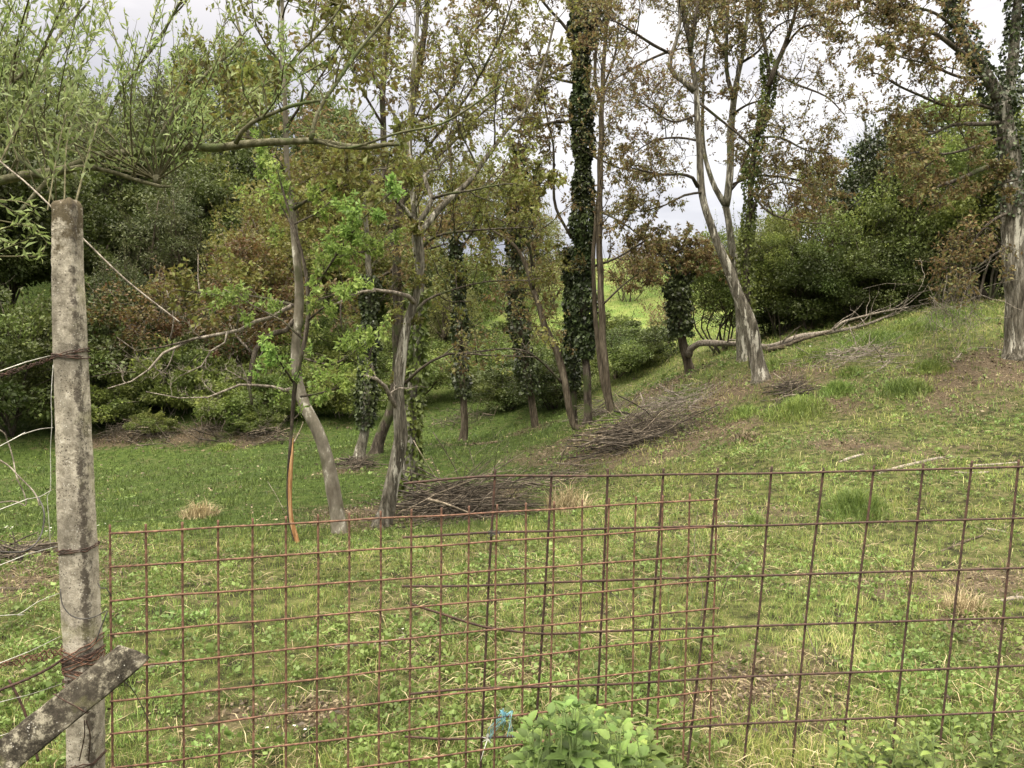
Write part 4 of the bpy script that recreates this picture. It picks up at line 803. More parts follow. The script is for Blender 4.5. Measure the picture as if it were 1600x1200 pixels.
# G: the ivy column group
T('crooked_slender_tree', 'slender crooked bare-stemmed tree leaning left away from the ivy column', 'tree', 15.6, [
 dict(p=[(908,682,12),(897,667,12),(884,607,12),(873,557,12),(853,513,11),(843,480,10),(833,455,9),(822,415,8),(800,380,6),(770,360,4)], n=10, t0=.3, len=1.4), dict(p=[(833,455,6),(830,400,5),(815,340,4),(800,290,3)], d1=14.5, n=7), dict(p=[(880,600,5),(840,560,4),(800,545,3),(720,552,2)], d1=14.5, n=6, cfg=dict(leaves=3))],
 'bark_brown', 'leaf_walnut', dict(CB, size=.075, len=1.4), GR)
T('ivy_column_tree', 'tall tree thickly wrapped in dark ivy from top to bottom, right of centre', 'tree', 16.0, [
 dict(p=[(917,682,14),(919,640,13),(917,590,13),(914,540,14),(912,460,15),(911,380,15),(911,300,14),(911,220,14),(909,150,13),(908,100,12),(906,50,11),(904,-30,10)], ext=2, n=8, t0=.85, len=1.6),
 dict(p=[(908,90,8),(886,46,6),(850,5,5),(830,-30,4)], d1=15.3, n=6, trunk=0, root=0), dict(p=[(911,80,9),(930,50,8),(936,-20,7)], d1=16.4, n=5, root=0),
 dict(p=[(900,130,5),(860,120,4),(820,100,3)], d1=15, n=6, len=.9), dict(p=[(897,190,6),(860,192,5),(825,205,4),(790,200,3)], d1=14.8, n=7, len=1), dict(p=[(898,95,5),(850,125,4),(810,180,3)], d1=17, n=7, len=1),
 dict(p=[(922,240,4),(960,260,3),(1000,270,2)], d1=15, n=6, len=.9), dict(p=[(893,372,5),(869,325,5),(865,280,5),(865,227,4),(855,185,4),(845,130,3)], d1=15.5, n=8, len=.9), dict(p=[(915,420,5),(960,405,4),(1010,375,3)], d1=15, n=5, len=.9)],
 'bark_dark', 'leaf_walnut', dict(CB, size=.075, len=1.3, leaves=5), GR, ivy=[(0, 16500, .125, .075, .13, .93), (2, 700, .09, .075, 0, 1)])
T('ivy_stem_tree', 'thin ivy-covered stem standing close behind the left side of the ivy column', 'tree', 16.6, [
 dict(p=[(898,668,9),(896,600,9),(893,540,9),(892,480,8),(891,430,8),(890,385,6)], n=3, t0=.7, len=.8)], 'bark_dark', 'leaf_olive', dict(CB, size=.10), GR, ivy=[(0, 3000, .09, .075, .25, 1)])
T('twin_stem_tree', 'straight bare brown tree of two close stems just right of the ivy column', 'tree', 15.5, [
 dict(p=[(956,657,12.8),(950,610,12.0),(943,545,11.2),(940,480,11.2),(937,400,11.2),(937,330,10.4),(938,260,10.4),(940,190,9.6),(943,100,8.0),(950,10,7.2),(954,-50,6.4)], ext=2, n=22, t0=.3, len=1.3),
 dict(p=[(952,640,10),(938,570,9),(931,500,8),(927,430,8),(930,350,7),(936,300,5)], D=15.7, trunk=1, root=0, n=2), dict(p=[(937,160,7),(930,120,6),(932,60,5),(938,-20,4)], D=15.8, n=4, root=0), dict(p=[(941,140,4),(960,90,4),(968,30,3)], d1=15, n=5),
 dict(p=[(938,330,4),(975,350,3),(1020,385,2)], d1=14.8, n=6, len=.9), dict(p=[(938,480,4),(980,440,3),(1020,415,2)], d1=14.8, n=6, len=.9)],
 'bark_brown', 'leaf_walnut', dict(CB, size=.075, leaves=5), GR)
# H pollard stub
T('ivy_stump_tree', 'short leaning pollard capped with a dark ivy ball, beside the fallen trunk', 'tree', 17.0, [
 dict(p=[(1078,583,15),(1072,555,15),(1066,530,15),(1062,500,16),(1060,470,17),(1058,440,15)], lump=.12),
 dict(p=[(1060,450,6),(1045,415,5),(1030,392,3)], n=9, len=.9), dict(p=[(1060,450,6),(1065,410,5),(1075,380,3)], n=9, len=.9), dict(p=[(1060,450,6),(1085,420,5),(1110,400,3)], n=9, len=.9), dict(p=[(1060,455,5),(1025,440,4),(1000,425,3)], n=6, len=.7)],
 'bark_brown', 'leaf_walnut', dict(CB, size=.08, leaves=8, kids=5), None, ivy=[(0, 2600, .15, .075, .40, 1), (1, 300, .10, .075, 0, .7), (2, 260, .10, .075, 0, .6), (3, 260, .1, .075, 0, .5)])
# I three-stem group right of centre
CI = dict(CB, size=.054, leaves=6, len=1.35, droop=.45)
T('leaning_ash', 'large light-barked tree leaning left with a peeling scar near its foot, right of centre', 'tree', 13.4, [
 dict(p=[(1189,602,26.6),(1184,570,24.4),(1178,530,22.2),(1168,498,20.7),(1152,455,19.2),(1138,420,17.8),(1122,383,14.8),(1108,345,12.6),(1100,318,12.6),(1095,275,11.8),(1092,230,11.1),(1090,190,11.1),(1088,150,10.4),(1083,100,9.6),(1075,60,8.9),(1068,20,7.4),(1060,-40,5.9)], ext=2, n=14, t0=.5, lump=.09),
 dict(p=[(1085,143,11),(1072,130,10),(1055,118,9),(1047,105,9),(1048,90,8),(1055,70,7),(1062,30,6),(1058,-20,5)], D=13.2, n=9), dict(p=[(1090,291,7),(1082,278,6),(1062,272,5),(1035,273,5),(1012,268,3),(985,262,2)], d1=12.2, n=9, len=.8),
 dict(p=[(1100,300,4),(1070,305,4),(1040,320,3),(1000,330,2),(970,325,2)], d1=12.6, n=9, len=.8), dict(p=[(1078,80,8),(1085,40,8),(1090,0,6)], D=13.3, n=6), dict(p=[(1050,85,5),(1020,70,5),(990,50,4),(965,35,3),(945,30,2)], d1=12, n=9),
 dict(p=[(1045,80,5),(1010,95,4),(975,115,3),(950,130,2)], d1=14, n=8), dict(p=[(1086,180,5),(1050,190,4),(1010,165,3),(985,150,2)], d1=12.3, n=10), dict(p=[(1090,220,4),(1060,215,4),(1020,220,3),(990,240,2)], d1=14.2, n=10), dict(p=[(1092,160,5),(1130,190,4),(1160,215,4),(1178,235,3)], d1=13.6, n=4)],
 'bark_pale', 'leaf_walnut', CI, GR)
T('forked_grey_tree', 'grey tree behind the leaning one, its trunk forking low and crossing the fallen trunk', 'tree', 15.5, [
 dict(p=[(1163,562,23.0),(1160,530,20.2),(1157,490,18.0),(1152,440,15.8),(1146,400,14.4),(1140,360,13.0),(1134,320,12.2)], n=1),
 dict(p=[(1134,322,13),(1140,283,12),(1141,240,12),(1143,200,12),(1145,165,11),(1148,145,11),(1155,110,9),(1162,75,8),(1168,20,7),(1168,-30,6)], root=0, ext=2, n=18, trunk=1), dict(p=[(1133,320,10),(1118,295,9),(1107,265,8),(1100,235,7),(1098,180,6),(1100,100,5),(1110,20,4)], D=15.8, root=0, n=12),
 dict(p=[(1146,155,8),(1136,110,7),(1135,60,6),(1138,0,5),(1135,-30,4)], D=15.2, n=10), dict(p=[(1136,95,4),(1115,50,4),(1100,10,3)], d1=14.5, n=6), dict(p=[(1143,180,5),(1165,165,4),(1195,155,3)], d1=14.6, n=5), dict(p=[(1140,300,4),(1165,270,4),(1180,255,3)], d1=15, n=5),
 dict(p=[(1141,290,5),(1180,275,4),(1230,278,4),(1270,288,3),(1290,280,2)], d1=14, n=11, len=.9), dict(p=[(1155,100,5),(1185,80,4),(1215,40,3),(1260,25,3),(1300,20,2)], d1=14, n=10)],
 'bark_grey', 'leaf_walnut', dict(CI, size=.075), GR)
T('ivy_sided_tree', 'dark stem with light ivy on its middle, forking high, right of the grey forked tree', 'tree', 14.6, [
 dict(p=[(1176,575,11.2),(1172,520,11.2),(1168,470,11.2),(1167,420,11.2),(1167,383,10.4),(1170,340,10.4),(1173,300,9.6),(1177,250,9.6),(1184,210,8.8),(1194,177,8.8),(1201,145,8.8),(1203,120,8.0),(1196,80,7.2),(1189,45,6.4),(1185,0,5.6),(1183,-40,4.8)], ext=2, n=16, t0=.45),
 dict(p=[(1201,135,9),(1209,110,8),(1222,82,8),(1234,50,7),(1243,15,6),(1250,-30,5)], D=14.4, n=10, root=0), dict(p=[(1168,350,4),(1190,300,4),(1220,285,3),(1260,300,2)], d1=13.8, n=6), dict(p=[(1180,215,4),(1220,215,4),(1260,235,3),(1300,240,2)], d1=13.4, n=11, len=.9),
 dict(p=[(1222,82,4),(1250,45,4),(1285,40,3),(1310,60,2)], d1=13.4, n=9, len=.9), dict(p=[(1205,110,4),(1240,130,4),(1290,150,3),(1320,180,2)], d1=13, n=10, len=.9), dict(p=[(1173,300,4),(1200,330,4),(1240,345,3),(1290,350,2)], d1=13, n=9, len=.8)],
 'bark_dark', 'leaf_walnut', CI, GR, ivy=[(0, 3600, .08, .055, .12, .60)], ivymat='leaf_ivy_light')
# J right edge
T('ivy_topped_tree', 'big tree at the right edge with bleached bare foot and ivy-clad forked limbs', 'tree', 12.0, [
 dict(p=[(1594,553,48),(1592,520,42),(1590,470,40),(1586,420,38),(1583,350,36),(1581,290,34),(1578,240,33),(1572,190,32),(1565,160,30)], lump=.08),
 dict(p=[(1566,162,22),(1550,132,20),(1530,100,18),(1512,72,16),(1498,40,14),(1488,0,12),(1480,-50,10)], root=0, ext=2, n=12, t0=.1), dict(p=[(1570,170,20),(1580,120,18),(1586,60,16),(1590,-20,14)], D=12.3, root=0, ext=2, n=12),
 dict(p=[(1535,105,8),(1500,80,8),(1465,55,7),(1430,42,6),(1390,25,5),(1360,0,4),(1340,-20,3)], d1=10.8, n=14, len=1), dict(p=[(1552,170,6),(1520,162,6),(1480,166,5),(1440,150,4),(1400,132,4),(1372,115,3),(1350,118,2)], d1=10.8, n=11, len=.7, cfg=dict(leaves=3)),
 dict(p=[(1562,192,8),(1530,194,7),(1490,195,6),(1450,210,4),(1410,205,3),(1375,212,2)], d1=10.6, n=13, len=.8), dict(p=[(1572,258,9),(1540,262,8),(1500,280,7),(1462,292,6),(1440,310,4),(1432,335,2)], d1=10.8, n=10, len=.7), dict(p=[(1590,280,5),(1570,285,4),(1545,297,3)], D=11, n=5, len=.4),
 dict(p=[(1540,120,5),(1500,120,5),(1450,100,4),(1410,90,3),(1370,70,2)], d1=10.2, n=12, len=.8), dict(p=[(1500,50,6),(1460,20,5),(1410,10,4),(1350,20,3),(1320,40,2)], d1=10.8, n=13, len=.9), dict(p=[(1566,215,6),(1530,228,5),(1480,240,4),(1430,238,3),(1390,255,2)], d1=10.4, n=12, len=.8),
 dict(p=[(1583,330,6),(1550,345,5),(1520,380,4),(1500,430,3),(1490,470,2)], d1=10.8, n=12, len=.8, cfg=dict(leaves=3)), dict(p=[(1585,380,5),(1550,400,4),(1520,420,3),(1480,410,2)], d1=11, n=10, len=.8, cfg=dict(leaves=3))],
 'bark_pale', 'leaf_walnut', dict(CB, size=.06, len=1.2, leaves=6), None, ivy=[(1, 3200, .11, .06, .0, .7), (2, 2400, .09, .06, 0, .8), (0, 1100, .05, .055, .6, 1)])

# ================================================================== WILLOW (near, upper left; its trunk stands left of the picture)
def willow():
    D = 4.6; lf = Leafer(); random.seed(77)
    tb = P(-480, 1000, 4.8); base = snap(tb); root = empty('willow', base, 'near willow whose long level limb reaches in from the upper left with upright narrow-leaved shoots', 'willow tree')
    tk = MB(); br = MB(); sh = MB(); ps = {}
    tp = [np.r_[base + [0, 0, -.2], .20], np.r_[base + [.05, 0, .4], .15], np.r_[base + [.15, .02, 1.3], .13], np.r_[P(-330, 330, 4.8), .11], np.r_[P(-300, 150, 4.8), .10], np.r_[P(-280, -150, 4.8), .08]]
    tube(tk, smooth_path(tp, .08), 16, lump=.1); tk.build('trunk', M['bark_willow'], root, base)
    def lim(key, pts, d=None, d1=None, n=8, lump=.06):
        p = smooth_path(limb3d(pts, d or D, d1), .05); s = np.arange(len(p)); p[:, 2] += .004 * np.sin(s * .8); tube(br, p, n, lump=lump); ps[key] = p; return p
    lim('main', [(-320,330,20),(-200,300,18),(-60,290,16),(40,275,15),(110,262,15),(150,246,14),(200,238,13),(250,236,13),(300,229,13),(340,230,12),(380,227,12),(430,221,11),(480,220,10),(500,222,9),(540,229,9),(575,229,8),(605,225,7),(624,226,5)], 4.7, 4.5)
    lim('droop', [(-40,300,6,4.2),(20,290,6,4.2),(60,262,0.1,4.2)][:2] + [(75,284,7,4.25)], 4.2) if 0 else None
    lim('b1', [(150,262,9),(125,262,8),(95,268,8),(75,282,7),(52,305,6),(38,322,5),(24,335,4)], 4.45, 4.2)
    lim('b2', [(132,261,8),(160,266,7),(195,276,7),(225,284,6),(250,290,5),(266,291,4)], 4.45, 4.5)
    lim('b3', [(-30,215,6),(0,215,6),(30,245,5),(60,272,5),(75,282,4)], 4.3, 4.25)
    lim('c1', [(368,224,7),(378,206,7),(395,192,7),(420,180,6),(450,166,6),(480,160,5),(500,158,4)], 4.5, 4.3)
    lim('c2', [(470,162,4),(474,140,4),(468,118,4),(452,102,4),(470,80,4),(500,50,4),(530,15,3),(545,-20,3)], 4.35, 4.2, 6)
    lim('c3', [(486,218,8),(492,190,7),(505,160,6),(525,130,6),(545,100,6),(575,62,5),(600,30,5),(625,0,4),(650,-30,4)], 4.5, 4.7)
    lim('c4', [(497,221,6),(520,229,5),(545,231,4),(600,215,4),(640,205,4),(690,192,3),(740,165,3),(786,130,2)], 4.5, 4.1, 6)
    lim('c5', [(242,240,6),(250,215,6),(270,180,5),(300,140,5),(345,95,5),(375,68,5),(372,40,4),(365,10,3),(360,-20,3)], 4.6, 4.8)
    lim('c6', [(180,155,4),(215,105,4),(250,60,4),(280,5,4),(295,-20,3)], 5.2, 5.0)
    lim('c7', [(-30,180,4),(0,150,5),(40,110,5),(90,60,4),(140,0,3)], 4.0, 4.2)
    # shoots
    def shoot(b3, tipx, tipy, dd, w=3.2, nlv=38, size=.046, t0=.12):
        b3 = np.asarray(b3, float)[:3]; tip = P(tipx, tipy, dd); m1 = b3 * .66 + tip * .34; m2 = b3 * .3 + tip * .7; off = np.array([random.gauss(0, .06), random.gauss(0, .04), random.gauss(0, .02)])
        rr = w * .8 / 2 / ppm(4.5); p = smooth_path([np.r_[b3, rr], np.r_[m1 + off, rr * .85], np.r_[m2 + off * .8, rr * .6], np.r_[tip, rr * .25]], .06); tube(sh, p, 4, cap=False)
        L_ = np.linalg.norm(tip - b3); lf.spray(p, int(nlv * 1.5 * L_), size, -.2, .75, t0)
        for k in range(int(2.5 * L_)):
            q, TT = at_path(p, random.uniform(.2, .95)); b = wiggle_path(q[:3], side_dir(TT, .45, .3), random.uniform(.15, .4), rr * .5, rr * .2, 4, .12, .1); tube(sh, b, 3, cap=False); lf.spray(b, 16, size, -.1, .8, .1)
    hub = P(245, 282, 4.52); tube(br, np.array([np.r_[hub + [0, 0, -.02], .02], np.r_[hub, .026], np.r_[hub + [0, 0, .03], .02]]), 8, lump=.2)
    for k in range(22): a = random.uniform(-1.25, 1.15); l = random.uniform(100, 330); shoot(hub, 245 + math.sin(a) * l, 282 - math.cos(a) * l, 4.52 + random.gauss(0, .35), random.uniform(2, 4.5), 34)
    for key, n in (('main', 24), ('b2', 5), ('b3', 5), ('b1', 3), ('c5', 6), ('c1', 8), ('c3', 6), ('c6', 5), ('c7', 12), ('c2', 5)):
        for k in range(n):
            t = random.uniform(.12 if key == 'main' else .05, .92 if key != 'main' else .78); b, _ = at_path(ps[key], t); px = 800 + F * b[0] / b[1]
            py = 535 - F * (b[2] - CAMZ) / b[1]; ln = random.uniform(90, 300) * (1.2 if px < 260 else .55)
            a = random.gauss(.05, .35); shoot(b, px + math.sin(a) * ln, py - math.cos(a) * ln, b[1] + random.gauss(0, .3), random.uniform(1.8, 4), 36)
    for k in range(30):   # shoots from limbs left of / above the picture hanging in at the far left
        x0 = random.uniform(-160, 120); shoot(P(x0, random.uniform(230, 330), random.uniform(3.0, 4.6)), x0 + random.gauss(40, 70), random.uniform(-60, 120), random.uniform(3.0, 4.6), random.uniform(2, 3.5), 44, .05)
    for k in range(7): shoot(P(random.uniform(-60, 5), random.uniform(300, 420), 2.9), random.uniform(10, 75), random.uniform(330, 420), 2.9, 2, 60, .045)
    for k in range(12): b, _ = at_path(ps['c4'], random.uniform(.05, .5)); shoot(b, 520 + random.gauss(0, 60), 235 - abs(random.gauss(0, 70)), b[1], 1.6, 30, .04)
    br.build('limbs', M['bark_willow'], root, base); sh.build('shoots', M['bark_shoot'], root, base)
    p, d, s = lf.cat(); m = MB(); leaves(m, p, d, s, .24, fold=.5); m.build('crown', M['leaf_willow'], root, base)
willow()
# ================================================================== BACKGROUND TREES AND BUSHES
PROTO['dark'] = plant_proto('t', 101, 8, 6.0, 26000, .15, 'leaf_dark', 'bark_dark', 40)
PROTO['mid'] = plant_proto('t', 102, 8, 5.6, 22000, .14, 'leaf_mid', 'bark_grey', 36)
PROTO['olive'] = plant_proto('t', 103, 8, 5.6, 15000, .14, 'leaf_olive', 'bark_brown', 40, bare=.8)
PROTO['pale'] = plant_proto('t', 104, 8, 5.2, 11000, .13, 'leaf_pale', 'bark_brown', 36, bare=1)
PROTO['dull'] = plant_proto('t', 105, 5, 3.0, 16000, .09, 'leaf_dull', 'bark_brown', 30, stems=3, crown_from=.05, bare=.8, aspect=.35)
PROTO['russet'] = plant_proto('t', 106, 5, 4.2, 9000, .10, 'leaf_russet', 'wood_dead', 34, stems=4, crown_from=.12, bare=1.2)
PROTO['bush'] = plant_proto('b', 107, 3, 3.4, 17000, .075, 'leaf_mid', 'bark_brown', 36, stems=5, crown_from=.02, bare=.4, shape=.6)
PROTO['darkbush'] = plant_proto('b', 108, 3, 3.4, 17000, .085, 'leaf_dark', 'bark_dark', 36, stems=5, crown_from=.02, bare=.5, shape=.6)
PROTO['bramble'] = plant_proto('b', 109, 1.3, 2.6, 13000, .07, 'leaf_hedge', 'wood_dead', 34, stems=7, crown_from=.0, bare=.8, shape=.4, bottom=-.5)
PROTO['hawthorn'] = plant_proto('b', 110, 4.5, 4.2, 32000, .07, 'leaf_hedge', 'bark_dark', 60, stems=9, crown_from=.22, bare=.8, shape=.7)
PROTO['brightbush'] = plant_proto('b', 111, 3, 3.2, 15000, .07, 'leaf_hedge', 'bark_brown', 44, stems=6, crown_from=.08, bare=.8, shape=.5)
PROTO['brownbush'] = plant_proto('b', 112, 4, 3.6, 13000, .075, 'leaf_olive', 'bark_brown', 44, stems=5, crown_from=.1, bare=1.2, shape=.8)
PROTO['ivycol'] = plant_proto('b', 113, 5, 2.2, 15000, .085, 'leaf_ivy', 'bark_dark', 34, stems=1, crown_from=.1, bare=.6, shape=.9)
PROTO['twiggy'] = plant_proto('b', 114, 2.4, 2.8, 2600, .07, 'leaf_walnut', 'bark_brown', 34, stems=8, crown_from=.05, bare=2.2, shape=.4)
GH = 'trees on the wooded hillside'
for a in [
 ('dark', 'hillside_tree', 'dark green tree on the hillside at the far left edge, above the wire strands', 'tree', 10, 470, 30, .95),
 ('mid', 'hillside_tree', 'mid green hillside tree rising behind the top of the concrete post', 'tree', 150, 450, 34, .9),
 ('dark', 'hillside_tree', 'dark hillside tree directly right of the post top', 'tree', 215, 500, 29, .85),
 ('olive', 'hillside_tree', 'yellow-olive hillside tree under the pollard hub of the willow limb', 'tree', 265, 430, 39, .93),
 ('mid', 'hillside_tree', 'highest rounded green tree on the hillside skyline left of the grey leaning trunk', 'tree', 370, 400, 44, 1.2),
 ('mid', 'hillside_tree', 'bright mid green hillside tree among darker ones between post and grey leaning trunk', 'tree', 330, 470, 33, .78),
 ('olive', 'hillside_tree', 'olive tree directly behind the grey leaning trunk', 'tree', 455, 520, 28, .95),
 ('dark', 'hillside_tree', 'dark tree filling the hillside gap left of the bright sapling', 'tree', 395, 480, 35, .9),
 ('olive', 'hillside_tree', 'olive hillside tree between the grey leaning trunk and the dark twin stems', 'tree', 545, 520, 30, 1.0),
 ('mid', 'hillside_tree', 'green skyline tree seen between the willow limb and the dark twin stems', 'tree', 510, 400, 46, 1.0),
 ('pale', 'hillside_tree', 'pale yellow-green tree behind the dark twin stems', 'tree', 630, 500, 38, 1.1),
 ('pale', 'hillside_tree', 'thin pale tree with sky showing through, left of the curved ivy-clad tree', 'tree', 760, 480, 46, 1.0),
 ('pale', 'hillside_tree', 'small pale tree low behind the thin ivy-sleeved tree', 'tree', 690, 560, 30, .5),
 ('pale', 'hillside_tree', 'thin pale tree close to the skyline left of the ivy column', 'tree', 835, 490, 44, .7),
 ('dark', 'hillside_tree', 'large dark tree low at the left edge behind the wire strands', 'tree', -60, 600, 22, .95),
 ('dark', 'hillside_tree', 'dark tree on the lower hillside half hidden by the post', 'tree', 90, 560, 25, .72),
 ('olive', 'hillside_tree', 'olive tree on the slope above the russet shrub', 'tree', 410, 560, 25, .72)]:
    place(*a, group=GH)
for a in [
 ('dull', 'hillside_tree', 'grey-green tree hanging over the slope between the post and the feathery shrub', 'tree', 160, 520, 30, 1.5),
 ('dull', 'hillside_tree', 'grey-green tree high on the slope above the feathery shrub', 'tree', 250, 470, 34, 1.7),
 ('mid', 'hillside_tree', 'fresh green small tree lit against the dark slope right of the post', 'tree', 205, 470, 31, .62),
 ('dark', 'hillside_tree', 'dark tree filling the slope between the russet shrubs and the skyline tree', 'tree', 320, 520, 29, .72),
 ('dark', 'hillside_tree', 'dark tree on the slope left of the wire strands and high tie', 'tree', 35, 540, 24, .7),
 ('mid', 'hillside_tree', 'mid green tree on the slope at the left edge under the willow', 'tree', 60, 430, 38, 1.0),
 ('dark', 'hillside_tree', 'dark tree on the slope behind the bright sapling', 'tree', 520, 480, 38, .95),
 ('mid', 'hillside_tree', 'mid green tree low on the bank behind the forked pale tree', 'tree', 590, 540, 33, .7),
 ('dull', 'hillside_tree', 'dull grey-green tree just right of the dark twin stems', 'tree', 680, 540, 34, 1.1),
 ('mid', 'hillside_tree', 'slim mid green tree behind the thin ivy-sleeved tree', 'tree', 725, 560, 34, .6)]:
    place(*a, group=GH)
GB = 'shrubs at the foot of the wooded hillside'
for a in [
 ('dull', 'feathery_shrub', 'grey-green feathery shrub right of the post, above the russet one', 'shrub', 268, 520, 26, (1.2, 1.2, 1.15)),
 ('dull', 'feathery_shrub', 'dull green feathery shrub touching the right side of the post', 'shrub', 190, 600, 22, .8),
 ('russet', 'russet_shrub', 'russet-leaved shrub behind the bare dead limbs, right of the post', 'shrub', 245, 618, 21.5, (.9, .9, .72)),
 ('russet', 'russet_shrub', 'russet and olive shrub left of the grey leaning trunk', 'shrub', 375, 590, 23, (1.0, 1.0, .95)),
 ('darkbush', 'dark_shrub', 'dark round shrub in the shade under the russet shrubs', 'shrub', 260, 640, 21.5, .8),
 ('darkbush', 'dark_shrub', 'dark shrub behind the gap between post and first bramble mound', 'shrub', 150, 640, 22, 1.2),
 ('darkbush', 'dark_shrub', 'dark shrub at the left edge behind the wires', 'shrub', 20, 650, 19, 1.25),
 ('bramble', 'bramble_bank', 'bramble mound nearest the post on the edge of the lawn', 'bramble', 175, 672, 19.8, (1.1, 1, .9)),
 ('bramble', 'bramble_bank', 'bright bramble mound in the middle of the lawn edge', 'bramble', 275, 668, 20.6, (1.2, 1.2, 1.45)),
 ('bramble', 'bramble_bank', 'bramble mound behind the torn orange stem', 'bramble', 362, 676, 19.9, (1.1, 1, .95)),
 ('bramble', 'bramble_bank', 'bramble mound between the leaning grey trunk and the short ivy-clad foot', 'bramble', 445, 672, 20.9, (1.1, 1.1, 1.35)),
 ('bramble', 'bramble_bank', 'bramble mound behind the short ivy-clad foot', 'bramble', 530, 672, 21.5, 1.1),
 ('bramble', 'bramble_bank', 'small bramble straggling onto the lawn right of the post', 'bramble', 235, 688, 19.2, (.5, .5, .45)),
 ('bramble', 'bramble_bank', 'small bramble straggling onto the lawn behind the pale dead cane', 'bramble', 405, 690, 19.3, (.6, .5, .5)),
 ('bramble', 'bramble_bank', 'high bramble mound above the lawn-edge mounds, between post and leaning trunk', 'bramble', 300, 615, 23.5, 1.5),
 ('bramble', 'bramble_bank', 'high bramble mound just left of the grey leaning trunk', 'bramble', 430, 610, 24, 1.5),
 ('bush', 'green_shrub', 'bright low shrub on the bank behind the forked pale tree', 'shrub', 700, 600, 30, (1.3, 1.1, .7)),
 ('bush', 'green_shrub', 'green hazel-like shrub left of the thin ivy-sleeved tree', 'shrub', 650, 645, 25, (1.2, 1, .75)),
 ('bush', 'green_shrub', 'green hazel-like shrub right of the thin ivy-sleeved tree', 'shrub', 775, 630, 26, (1.3, 1, .75)),
 ('bush', 'green_shrub', 'tall green shrub behind the grey leaning trunk', 'shrub', 540, 620, 26, (1.2, 1.2, 1.0)),
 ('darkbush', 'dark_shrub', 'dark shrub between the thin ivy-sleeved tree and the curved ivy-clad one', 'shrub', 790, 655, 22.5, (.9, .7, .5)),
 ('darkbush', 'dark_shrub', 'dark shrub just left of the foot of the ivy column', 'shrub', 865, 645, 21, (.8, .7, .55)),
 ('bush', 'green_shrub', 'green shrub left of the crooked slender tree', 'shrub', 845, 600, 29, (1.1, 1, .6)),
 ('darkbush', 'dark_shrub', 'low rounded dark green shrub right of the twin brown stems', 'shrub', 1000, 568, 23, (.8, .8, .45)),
 ('bush', 'green_shrub', 'low green shrub beside the bare stems right of the ivy column', 'shrub', 965, 580, 22, (.7, .7, .5))]:
    place(*a, group=GB)
GC = 'thin brown thickets on the far pasture'
for a in [
 ('twiggy', 'twiggy_bush', 'thin brown bush on the far pasture right of the ivy column', 'bush', 980, 465, 46, 1.6), ('twiggy', 'twiggy_bush', 'thin brown bush on the far pasture left of the ivy-capped pollard', 'bush', 1025, 455, 50, 1.5),
 ('twiggy', 'twiggy_bush', 'thin brown bush below the skyline left of the ivy column', 'bush', 860, 470, 44, 1.5), ('twiggy', 'twiggy_bush', 'brown bush on the pasture behind the curved ivy-clad tree', 'bush', 790, 480, 42, 1.4),
 ('twiggy', 'twiggy_bush', 'brown twiggy bush left of the fallen trunk', 'bush', 1050, 530, 28, .9)]: place(*a, group=GC)
GD = 'bushes of the dark hedge on the right slope'
